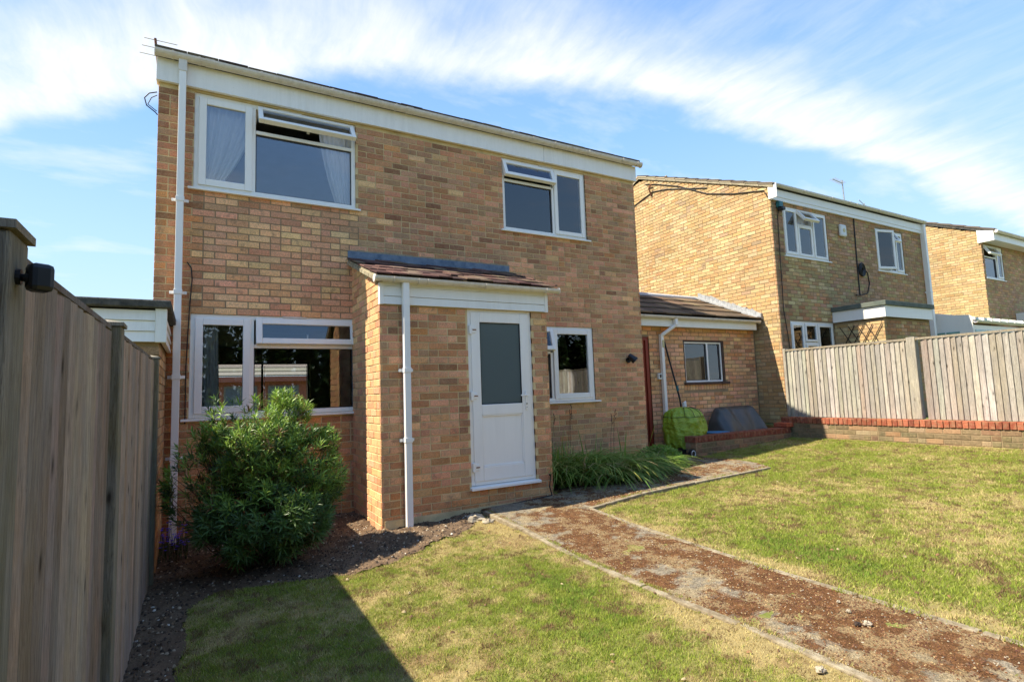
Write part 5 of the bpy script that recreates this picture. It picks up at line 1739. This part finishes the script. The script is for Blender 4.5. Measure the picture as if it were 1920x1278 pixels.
# ================================================================== GRASS
def blades(n, x0, x1, y0, y1, hmin, hmax, wd, seed, dens=None):
    r = np.random.default_rng(seed)
    x, y = r.uniform(x0, x1, n), r.uniform(y0, y1, n)
    keep = region(x, y) == 0
    # a ragged fringe creeps over the path edges and thins in dry spots
    fr = (region(x + 0.045, y) == 0) | (region(x - 0.045, y) == 0) | (region(x, y - 0.045) == 0)
    keep |= fr & (r.random(n) < np.clip((fbm(x, y, 5.0, 3, 91) - 0.40) * 6, 0.08, 1.0)) & (region(x, y) == 2)
    d = np.stack([x - CAM.x, y - CAM.y, ghn(x) - CAM.z], 1)
    zc = d @ np.array(_f)
    u = 960 + FPX * (d @ np.array(RGT)) / np.maximum(zc, 0.05)
    v = 639 - FPX * (d @ np.array(UPV)) / np.maximum(zc, 0.05)
    keep &= (zc > 0.4) & (u > -150) & (u < 2080) & (v < 1500) & (x < 9.58)
    gr_ = green_amount(x, y)
    keep &= r.random(n) < np.clip(0.50 + (gr_ - 0.36) * 3.0, 0.42, 1.0)
    x, y, gr_ = x[keep], y[keep], gr_[keep]
    n = len(x)
    tg = np.clip((gr_ - 0.325) / 0.22 + r.normal(0, 0.42, n), 0, 1)
    h = r.uniform(hmin, hmax, n) * (0.7 + 0.6 * np.clip(gr_ * 1.4, 0, 1))
    a = r.uniform(0, 2 * np.pi, n)
    lean = r.uniform(0.2, 1.3, n) * h
    la = r.uniform(0, 2 * np.pi, n)
    z = ghn(x) + 0.03 * (fbm(x, y, 3.0, 4, 77) - 0.5) + 0.018 * (fbm(x, y, 14.0, 2, 78) - 0.5) + np.where(region(x, y) == 2, ph(x, y), 0.0)
    w2 = wd * r.uniform(0.6, 1.3, n) / 2
    p0 = np.stack([x - w2 * np.cos(a), y - w2 * np.sin(a), z - 0.003], 1)
    p1 = np.stack([x + w2 * np.cos(a), y + w2 * np.sin(a), z - 0.003], 1)
    p2 = np.stack([x + lean * np.cos(la), y + lean * np.sin(la), z + h], 1)
    co = np.stack([p0, p1, p2], 1).reshape(-1, 3)
    f = np.arange(n * 3).reshape(n, 3)
    straw = np.array([0.60, 0.48, 0.21])
    green = np.array([0.22, 0.31, 0.040])
    lime = np.array([0.40, 0.41, 0.060])
    c = straw * (1 - tg)[:, None] + (green * 0.6 + lime * 0.4) * tg[:, None]
    deep = (gr_ > 0.70)[:, None]
    c = np.where(deep, c * 0.55 + np.array([0.10, 0.22, 0.03]) * 0.45, c)
    brn = fbm(x, y, 11.0, 3, 41)
    br = (r.random(n) < 0.08 + 0.75 * np.clip((brn - 0.58) / 0.12, 0, 1))[:, None]
    c = np.where(br, np.array([0.24, 0.155, 0.075]), c)
    c = c * r.uniform(0.7, 1.25, n)[:, None]
    return co, f, c


parts_ = [blades(430000, -0.1, 2.9, -6.3, -1.3, 0.006, 0.019, 0.0042, 1), blades(520000, 3.3, 9.6, -6.5, -0.4, 0.008, 0.022, 0.0058, 2), blades(40000, 3.3, 9.6, -6.5, -0.4, 0.02, 0.035, 0.006, 5)]
off = 0
CO, FA, CC = [], [], []
for co, f, c in parts_:
    CO.append(co); FA.append(f + off); CC.append(c); off += len(co)
np_mesh('grass', np.concatenate(CO), np.concatenate(FA), np.concatenate(CC), 'grass', 'stuff')


# litter: moss crumbs on the path, bark and chalk chips on the soil
def crumbs(name, n, x0, x1, y0, y1, want, smin, smax, palette, seed, zadd=0.0, dens=None):
    r = np.random.default_rng(seed)
    x, y = r.uniform(x0, x1, n), r.uniform(y0, y1, n)
    k = want(x, y)
    if dens is not None:
        k &= r.random(n) < dens(x, y)
    x, y = x[k], y[k]
    n = len(x)
    s = r.uniform(smin, smax, n)
    z = ghn(x) + zadd
    if want is pathf:
        z = ghn(x) + ph(x, y) + 0.001
    if want is soilf:
        z = ghn(x) + 0.004 + 0.07 * (fbm(x, y, 3.0, 4, 77) - 0.5) + 0.042 * (fbm(x, y, 14.0, 2, 78) - 0.5)
    a = r.uniform(0, 2 * np.pi, n)
    c_, s_ = np.cos(a), np.sin(a)
    L, W_, H = s, s * r.uniform(0.3, 0.8, n), s * r.uniform(0.25, 0.6, n)
    t = r.uniform(-0.4, 0.4, n) * s

    def P(u, v, h):
        return np.stack([x + u * L * c_ - v * W_ * s_, y + u * L * s_ + v * W_ * c_, z + h * H + u * t * 0.5], 1)
    co = np.stack([P(-.5, -.5, 0), P(.5, -.4, 0), P(.5, .5, 0), P(-.4, .5, 0), P(-.2, -.2, 1), P(.3, .1, .9)], 1).reshape(-1, 3)
    F = np.array([(0, 1, 5), (0, 5, 4), (1, 2, 5), (2, 3, 5), (3, 4, 5), (3, 0, 4)])
    f = (np.arange(n)[:, None, None] * 6 + F[None]).reshape(-1, 3)
    pal = np.array([p[0] for p in palette])
    w_ = np.array([p[1] for p in palette], float)
    c = pal[r.choice(len(pal), n, p=w_ / w_.sum())] * r.uniform(0.7, 1.3, n)[:, None]
    return np_mesh(name, co, f, np.repeat(c, 6, axis=0), 'chip', 'stuff')


def soilf(x, y):
    return region(x, y) == 1


def pathf(x, y):
    return inside(PATH, x, y)


crumbs('moss_crumbs', 36000, 2.5, 3.75, -6.2, -1.15, pathf, 0.004, 0.012,
       [((0.13, 0.06, 0.028), 5), ((0.19, 0.10, 0.05), 3), ((0.30, 0.21, 0.10), 1.5), ((0.09, 0.04, 0.025), 4), ((0.30, 0.26, 0.19), 0.8)], 21, 0.035,
       lambda x, y: 0.05 + 0.75 * moss(x, y))
crumbs('moss_crumbs', 18000, 3.7, 7.05, -1.95, -0.3, pathf, 0.007, 0.02,
       [((0.13, 0.06, 0.028), 5), ((0.19, 0.10, 0.05), 3), ((0.30, 0.21, 0.10), 1.5), ((0.30, 0.26, 0.19), 0.6)], 22, 0.035,
       lambda x, y: 0.05 + 0.75 * moss(x, y))
crumbs('bark_chips', 26000, -0.24, 2.8, -6.0, 0.0, soilf, 0.008, 0.026,
       [((0.10, 0.065, 0.04), 6), ((0.17, 0.11, 0.06), 4), ((0.30, 0.23, 0.15), 2), ((0.50, 0.46, 0.38), 0.35), ((0.05, 0.035, 0.025), 4)], 23)
crumbs('bark_chips', 4000, 3.8, 6.5, -1.5, 0.0, soilf, 0.008, 0.026, [((0.10, 0.065, 0.04), 6), ((0.17, 0.11, 0.06), 4)], 24)
crumbs('dry_leaves', 420, 0.6, 9.4, -6.0, -1.3, lambda x, y: region(x, y) == 0, 0.012, 0.03, [((0.22, 0.12, 0.06), 3), ((0.34, 0.27, 0.15), 2), ((0.12, 0.07, 0.04), 3)], 25, 0.008)


def rock(name, c, r, m, label, cat, group=None, seed=0, sq=0.6, base=None):
    rr = random.Random(seed)
    mb = MB()
    nth, nph = 14, 9
    ph = [rr.uniform(0, 6.28) for _ in range(6)]
    vs = []
    for j in range(nph + 1):
        a = math.pi * j / nph
        for i in range(nth):
            b = 2 * math.pi * i / nth
            k = 1 + 0.16 * math.sin(3 * b + ph[0] + 2 * a) + 0.12 * math.sin(5 * b + ph[1] - 3 * a) + 0.10 * math.sin(7 * a + ph[2] + b) + rr.uniform(-0.05, 0.05)
            vs.append((c[0] + r * k * math.sin(a) * math.cos(b) * 1.15, c[1] + r * k * math.sin(a) * math.sin(b), c[2] + r * sq * k * math.cos(a)))
    fs = [(j * nth + i, (j + 1) * nth + i, (j + 1) * nth + (i + 1) % nth, j * nth + (i + 1) % nth) for j in range(nph) for i in range(nth)]
    mb.add(vs, fs)
    return single(mb, name, m, (c[0], c[1], c[2] - r * sq * 0.8), label, cat, group)


rock('concrete_lump', (2.62, -1.42, -0.20), 0.085, 'pale_stone', 'rough pale lump of old concrete against the raised corner of the path', 'stone', seed=1)
rock('concrete_lump', (2.68, -1.60, -0.205), 0.055, 'pale_stone', 'smaller pale rubble piece on the lawn side of the path corner', 'stone', seed=2)
rock('rubble', (2.45, -1.30, -0.23), 0.045, 'pale_stone', 'small rubble piece on bare earth at the foot of the porch', 'stone', seed=5)
for i, (x_, y_, r_, lb) in enumerate(((3.22, -4.90, 0.012, 'small cream pebble in the middle of the mossy path'), (3.14, -5.04, 0.019, 'flat cream pebble, largest of the few loose on the path'),
                                      (3.30, -4.80, 0.010, 'tiny pale pebble near the lawn edge of the path'), (3.10, -5.01, 0.015, 'dark rounded pebble beside the cream ones on the path'),
                                      (2.53, -5.15, 0.020, 'pale pebble at the dry lawn edge close to the camera'), (4.15, -1.93, 0.028, 'white stone on the edging where the path turns'))):
    rock('pebble', (x_, y_, gh(x_) + 0.02), r_, 'dark_wood' if i == 3 else 'pale_stone', lb, 'pebble', 'loose pebbles about the path', seed=10 + i, sq=0.7)


# ================================================================== PLANTS
def leaf_quads(base, d, n, L, W_, sag):
    """narrow folded leaf: returns verts and faces"""
    d = d.normalized()
    s = d.cross(n)
    if s.length < 1e-3:
        s = d.orthogonal()
    s.normalize()
    up = s.cross(d).normalized()
    m_ = base + d * L * 0.45 + up * (L * 0.06 - sag * 0.3)
    tip = base + d * L - up * 0 + Vector((0, 0, -sag))
    return [base, m_ + s * W_ / 2 + up * W_ * 0.18, tip, m_ - s * W_ / 2 + up * W_ * 0.18, m_], [(0, 1, 4), (1, 2, 4), (2, 3, 4), (3, 0, 4)]


bush = thing('garden_shrub', (0.57, -1.42, -0.28), 'big bushy shrub with whorls of narrow leaves before the wide ground floor window', 'shrub')
br_ = MB(); lv = MB()
rb = random.Random(5)


def in_blob(P):
    # uneven mass: a high crown, a side lobe towards the porch, a low skirt
    best = 0
    for cx, cy, cz, rx, ry, rz in ((0.55, -1.0, 0.68, 0.50, 0.48, 0.48), (0.98, -1.05, 0.42, 0.38, 0.40, 0.50), (0.12, -0.95, 0.42, 0.30, 0.36, 0.50), (0.62, -1.25, 0.08, 0.58, 0.45, 0.36), (0.35, -1.0, 1.0, 0.24, 0.26, 0.20), (0.80, -0.95, 0.98, 0.26, 0.26, 0.22)):
        v = 1 - math.sqrt(((P[0] - cx) / rx) ** 2 + ((P[1] - cy) / ry) ** 2 + ((P[2] - cz) / rz) ** 2)
        best = max(best, v)
    return best


tips = []
tries = 0
while len(tips) < 2300 and tries < 200000:
    tries += 1
    P = Vector((rb.uniform(-0.35, 1.5), rb.uniform(-1.8, -0.3), rb.uniform(-0.28, 1.28)))
    v = in_blob(P)
    if v <= 0:
        continue
    if v > 0.42 and rb.random() < 0.75:
        continue
    hole = vnoise(np.array([P.x * 5 + 3]), np.array([P.z * 5 + P.y * 4]), 4)[0]
    if hole < 0.46 and rb.random() < 0.88:
        continue
    tips.append((Vector((0.083 + (P.x - 0.083) * 0.94, P.y - 0.42, max(-0.26, 1.104 + (P.z - 1.104) * 0.94))), v))
root = Vector((0.57, -1.42, -0.28))
for P, v in tips:
    out = (P - Vector((0.57, -1.42, 0.1))).normalized()
    d = (out + Vector((rb.uniform(-.5, .5), rb.uniform(-.5, .5), rb.uniform(0.2, 1.0)))).normalized()
    gcol = rb.random()
    young_lit = P.z > 0.30 and gcol > 0.35  # bright upper leaves: fresh growth plus sunlight painted into their colour
    base_c = (0.25, 0.38, 0.06) if young_lit else ((0.085, 0.16, 0.032) if gcol > 0.15 else (0.055, 0.10, 0.022))
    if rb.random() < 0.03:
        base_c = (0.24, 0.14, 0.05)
    nl = rb.randint(9, 13)
    ph = rb.uniform(0, 6.28)
    e1 = d.orthogonal().normalized(); e2 = d.cross(e1)
    for k in range(nl):
        a = ph + k * 2.39
        op = 0.35 + 1.05 * (1 - k / nl)
        ld = (d * math.cos(op) + (e1 * math.cos(a) + e2 * math.sin(a)) * math.sin(op)).normalized()
        b0 = P - d * (0.004 * (nl - k))
        L = rb.uniform(0.060, 0.105)
        vs, fs = leaf_quads(b0, ld, d, L, rb.uniform(0.010, 0.016), rb.uniform(0.0, 0.014))
        k_ = rb.uniform(0.75, 1.3)
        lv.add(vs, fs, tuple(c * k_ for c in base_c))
for i in range(0, len(tips), 6):
    P, v = tips[i]
    q1 = root.lerp(P, 0.35) + Vector((rb.uniform(-.1, .1), rb.uniform(-.1, .1), -0.05))
    q2 = root.lerp(P, 0.7) + Vector((rb.uniform(-.06, .06), rb.uniform(-.06, .06), rb.uniform(-0.06, 0.02)))
    if rb.random() < 0.35:
        br_.tube([root + Vector((rb.uniform(-.08, .08), rb.uniform(-.08, .08), 0)), q1, q2, P], [0.010, 0.007, 0.004, 0.002], 5, (0.16, 0.11, 0.07))
    else:
        br_.tube([q2, P.lerp(q2, 0.4) + Vector((0, 0, -0.01)), P], [0.004, 0.003, 0.0015], 4, (0.15, 0.11, 0.06))
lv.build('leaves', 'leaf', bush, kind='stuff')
br_.build('branches', 'chip', bush, kind='stuff')

fl = thing('blue_flowers', (-0.08, -0.55, -0.28), 'small violet-blue flowers at the foot of the white downpipe beside the shrub', 'flowers')
mb = MB(); st_ = MB()
rb = random.Random(9)
for i in range(90):
    P = Vector((-0.10 + rb.uniform(-0.09, 0.14), -0.55 + rb.uniform(-0.28, 0.28), -0.28 + rb.uniform(0.08, 0.24)))
    st_.tube([(P.x + rb.uniform(-.03, .03), P.y, -0.29), P], 0.002, 3, (0.05, 0.10, 0.03))
    for k in range(5):
        a = k * 1.256 + i
        d = Vector((math.cos(a), math.sin(a), 0.4))
        vs, fs = leaf_quads(P, d, Vector((0, 0, 1)), 0.017, 0.013, 0)
        mb.add(vs, fs, jit((0.16, 0.10, 0.85), 0.3))
mb.build('petals', 'petal', fl, kind='stuff')
st_.build('stems', 'leaf', fl, kind='stuff')

# strap-leaved clump
ly = thing('daylily_clump', (4.7, -0.7, -0.15), 'wide clump of arching strap-leaved daylilies between the porch and the paving', 'plant')
rb = random.Random(21)
leaves = []
crowns = [(4.05, -0.55), (4.15, -0.28), (4.22, -0.75), (4.5, -0.40), (4.52, -0.82), (4.8, -0.55), (4.85, -1.0), (5.1, -0.50), (5.2, -0.95), (5.5, -0.50), (5.55, -0.90)]
for ci, (cx, cy) in enumerate(crowns):
    for i in range(150):
        a = rb.uniform(0, 2 * math.pi)
        if rb.random() < 0.5:
            a = rb.uniform(math.radians(200), math.radians(340))
        L = rb.uniform(0.58, 0.98) * (1.1 if cx < 4.9 else 0.95)
        el = rb.uniform(1.0, 1.48) if cx < 4.7 else rb.uniform(0.8, 1.4)
        tall = rb.random() < (0.05 if cx < 4.7 else 0.01)
        if tall:
            el, L = 1.45, rb.uniform(0.55, 0.80)
        P = Vector((cx + rb.uniform(-.12, .12), cy + rb.uniform(-.1, .1), gh(cx) - 0.01))
        d = Vector((math.cos(a) * math.cos(el), math.sin(a) * math.cos(el), math.sin(el)))
        pts, n_ = [], 9
        droop = rb.uniform(0.7, 1.9) if cx < 4.7 else rb.uniform(1.1, 2.2) * (0.25 if tall else 1)
        for k in range(n_ + 1):
            pts.append(P.copy())
            d = (d + Vector((math.cos(a) * 0.16, math.sin(a) * 0.16, -droop / n_ * (0.5 + k / n_)))).normalized() if not tall else (d + Vector((math.cos(a) * 0.03, math.sin(a) * 0.03, 0))).normalized()
            P = P + d * (L / n_)
            if P.y > -0.03:
                P.y = -0.03 - rb.random() * 0.02
            if P.z < gh(P.x) + 0.01:
                P.z = gh(P.x) + 0.01 + rb.random() * 0.01
            if P.x < 3.80 and P.y > -1.17:
                P.x = 3.81
        t_ = rb.random()
        c = (0.17, 0.29, 0.05) if t_ < 0.45 else ((0.28, 0.40, 0.07) if t_ < 0.82 else ((0.48, 0.48, 0.12) if t_ < 0.93 else (0.55, 0.40, 0.20)))
        c = jit(c, 0.2)
        mb = MB()
        W_ = rb.uniform(0.013, 0.022)
        vs = []
        for k, q_ in enumerate(pts):
            f_ = k / n_
            ww = W_ * (1 - f_ ** 2.5) * (0.7 + 0.3 * min(1, f_ * 4)) + 0.0008
            s_ = Vector((-math.sin(a), math.cos(a), 0)) * ww / 2
            vs += [q_ - s_ + Vector((0, 0, ww * 0.25)), q_, q_ + s_ + Vector((0, 0, ww * 0.25))]
        fs = []
        for k in range(n_):
            o_ = k * 3
            fs += [(o_, o_ + 1, o_ + 4, o_ + 3), (o_ + 1, o_ + 2, o_ + 5, o_ + 4)]
        m_ = px(pts[n_ // 2])
        mb.add(vs, fs, c)
        score = (-(pts[n_ // 2].y) * 1.0 + L * 0.8 + (0.5 if tall else 0)) if m_ else 0
        leaves.append((score + rb.random() * 0.2, mb))
leaves.sort(key=lambda t: -t[0])
rest = MB()
for i, (s_, mb) in enumerate(leaves):
    if i < 290:
        mb.smooth = True
        mb.build('leaf', 'leaf', ly)
    else:
        o_ = len(rest.v)
        rest.v.extend(mb.v); rest.f.extend([tuple(a + o_ for a in f) for f in mb.f]); rest.c.extend(mb.c)
rest.smooth = True
rest.build('undergrowth', 'leaf', ly, kind='stuff')
for (x_, y_, h) in ((4.35, -0.12, 0.95), (4.5, -0.1, 0.88), (4.75, -0.15, 0.92), (4.8, -0.12, 0.99), (5.55, -0.2, 0.86), (5.45, -0.25, 0.80)):
    mb = MB(); z0 = gh(x_)
    mb.tube([(x_, y_, z0), (x_ + 0.02, y_, z0 + h * 0.6), (x_ + 0.05, y_ - 0.02, z0 + h)], [0.004, 0.003, 0.002], 5, (0.16, 0.10, 0.05))
    for k in range(5):
        mb.tube([(x_ + 0.045, y_ - 0.02, z0 + h - 0.03 * k), (x_ + 0.045 + rb.uniform(-.03, .03), y_ - 0.03, z0 + h - 0.03 * k + 0.035)], [0.003, 0.006], 5, (0.10, 0.05, 0.035))
    mb.build('flower_stalk', 'chip', ly)

mt = thing('leafy_mound', (5.98, -0.72, -0.08), 'low mound of small bright green leaves spilling onto the paving near the red door', 'plant')
mb = MB()
for i in range(3400):
    a, b = rb.uniform(0, 2 * math.pi), rb.uniform(0, 1.45)
    rr = rb.uniform(0.82, 1.02)
    P = Vector((5.98 + 0.42 * rr * math.cos(a) * math.cos(b), -0.72 + 0.44 * rr * math.sin(a) * math.cos(b), -0.09 + 0.34 * rr * math.sin(b)))
    if P.y > -0.02:
        continue
    d = Vector((rb.uniform(-1, 1), rb.uniform(-1, 1), rb.uniform(-0.2, 1))).normalized()
    vs, fs = leaf_quads(P, d, Vector((0, 0, 1)), rb.uniform(0.022, 0.045), rb.uniform(0.012, 0.022), 0.004)
    mb.add(vs, fs, jit((0.22, 0.38, 0.045) if P.x > 5.9 else (0.15, 0.26, 0.035), 0.3))
mb.build('leaves', 'leaf', mt, kind='stuff')
mb = MB()
for i in range(40):
    a = rb.uniform(0, 6.28)
    mb.tube([(6.0, -0.72, -0.1), (6.0 + 0.3 * math.cos(a), -0.72 + 0.3 * math.sin(a), 0.02 + rb.uniform(0, 0.2))], [0.006, 0.002], 4, (0.12, 0.08, 0.05))
mb.build('stems', 'chip', mt, kind='stuff')


# trees at the far end of the garden, behind the photographer: the windows mirror them
def tree(x, y, h, r, label, seed):
    rr = random.Random(seed)
    t = thing('garden_tree', (x, y, -0.4), label, 'tree', 'trees at the end of the garden')
    mb = MB()
    mb.tube([(x, y, -0.5), (x + 0.1, y, h * 0.3), (x - 0.1, y + 0.1, h * 0.55), (x, y, h * 0.85)], [0.26, 0.19, 0.12, 0.04], 9, (0.12, 0.09, 0.06))
    for k in range(9):
        a, z = rr.uniform(0, 6.28), rr.uniform(0.3, 0.7) * h
        mb.tube([(x, y, z), (x + r * 0.4 * math.cos(a), y + r * 0.4 * math.sin(a), z + 0.5), (x + r * 0.8 * math.cos(a), y + r * 0.8 * math.sin(a), z + 1.2)], [0.09, 0.05, 0.02], 6, (0.12, 0.09, 0.06))
    mb.build('trunk', 'chip', t)
    cl_ = MB()
    lobes = [(x + rr.uniform(-.6, .6) * r, y + rr.uniform(-.6, .6) * r, h * rr.uniform(0.42, 0.92), r * rr.uniform(0.3, 0.5)) for _ in range(16)]
    for i in range(5200):
        lx, ly_, lz, lr = rr.choice(lobes)
        d = Vector((rr.gauss(0, 1), rr.gauss(0, 1), rr.gauss(0, 1))).normalized()
        P = Vector((lx, ly_, lz)) + d * lr * rr.uniform(0.6, 1.05)
        vs, fs = leaf_quads(P, Vector((rr.uniform(-1, 1), rr.uniform(-1, 1), rr.uniform(-1, 0.4))), Vector((0, 0, 1)), rr.uniform(0.16, 0.30), rr.uniform(0.08, 0.15), 0.02)
        cl_.add(vs, fs, jit((0.05, 0.095, 0.025), 0.4))
    cl_.build('crown', 'leaf', t, kind='stuff')


tree(6.5, -22, 9.5, 3.4, 'broad leafy tree behind the photographer, mirrored in the upper panes', 1)
tree(14.5, -17, 7.5, 3.0, 'leafy tree behind the photographer beyond the grey fence, mirrored in the kitchen window', 2)
tree(11.0, -24, 9.5, 3.4, 'tall leafy tree behind the photographer between two others', 3)

tree(15.0, -10.0, 6.0, 2.6, 'low spreading tree in the garden beyond the grey fence, mirrored in the kitchen window', 4)
tree(18.5, -13.5, 8.0, 3.2, 'dense tree two gardens away beyond the grey fence, mirrored in the windows', 5)
hg = thing('boundary_hedge', (6.0, -15.5, -0.4), 'tall uneven garden hedge behind the photographer, mirrored dark in the lower panes', 'hedge')
mb = MB()
rb = random.Random(33)
for i in range(15000):
    x_ = rb.uniform(-7, 17)
    top_ = 4.4 + 0.9 * math.sin(x_ * 0.9) + 0.6 * math.sin(x_ * 2.3 + 1)
    z_ = rb.uniform(-0.4, top_)
    P = Vector((x_, -15.5 + rb.choice((-1, 1)) * rb.uniform(0.3, 0.75) + rb.uniform(-.15, .15), z_))
    vs, fs = leaf_quads(P, Vector((rb.uniform(-1, 1), rb.uniform(-1, 1), rb.uniform(-1, 1))), Vector((0, 0, 1)), rb.uniform(0.26, 0.42), rb.uniform(0.20, 0.30), 0.02)
    mb.add(vs, fs, jit((0.045, 0.085, 0.025), 0.4))
mb.build('leaves', 'leaf', hg, kind='stuff')
mb = MB()
for i in range(24):
    mb.tube([(-6.5 + i, -15.5, -0.5), (-6.4 + i, -15.5, 3.4)], [0.30, 0.26], 6, (0.03, 0.04, 0.02))
    mb.tube([(-6.0 + i, -15.45, -0.5), (-6.1 + i, -15.5, 3.6)], [0.30, 0.24], 6, (0.03, 0.04, 0.02))
mb.build('stems', 'chip', hg, kind='stuff')  # thick dark core added inside the hedge so its reflection shows no gaps

# the house across the street, seen through the living room
oh = thing('terrace_across_street', (3.5, 24, -0.3), 'red brick terrace with pale tiled roof seen through the living room and its far window', 'house')
mb = MB(); mb.box(-6, 14, 24.0, 24.3, -0.5, 2.35, (0.30, 0.10, 0.06)); mb.build('wall', 'plain_tone', oh)
mb = MB()
for i in range(10):
    mb.obox((-6.2, 23.6 + 0.42 * i, 2.38 + 0.22 * i), (20.4, 0, 0), (0, 0.47, 0.20), (0, -0.03, 0.06), jit((0.26, 0.23, 0.18), 0.08))
mb.build('roof', 'plain_tone', oh)
mb = MB(); mb.box(-6.2, 14.2, 23.55, 23.6, 2.10, 2.36, (0.30, 0.10, 0.07)); mb.build('fascia', 'plain_tone', oh)
for x_ in (-2.0, 1.2, 3.2, 6.5):
    m2 = MB(); m2.box(x_, x_ + 1.5, 23.93, 23.999, 0.6, 1.9, (0.16, 0.15, 0.14)); wq = m2.build('window', 'plain_tone', oh)
    for k in range(2):
        m2 = MB(); m2.box(x_ + 0.08 + k * 0.70, x_ + 0.72 + k * 0.70, 23.92, 23.929, 0.7, 1.8, (0.10, 0.12, 0.15)); m2.build('pane', 'plain_tone', wq)
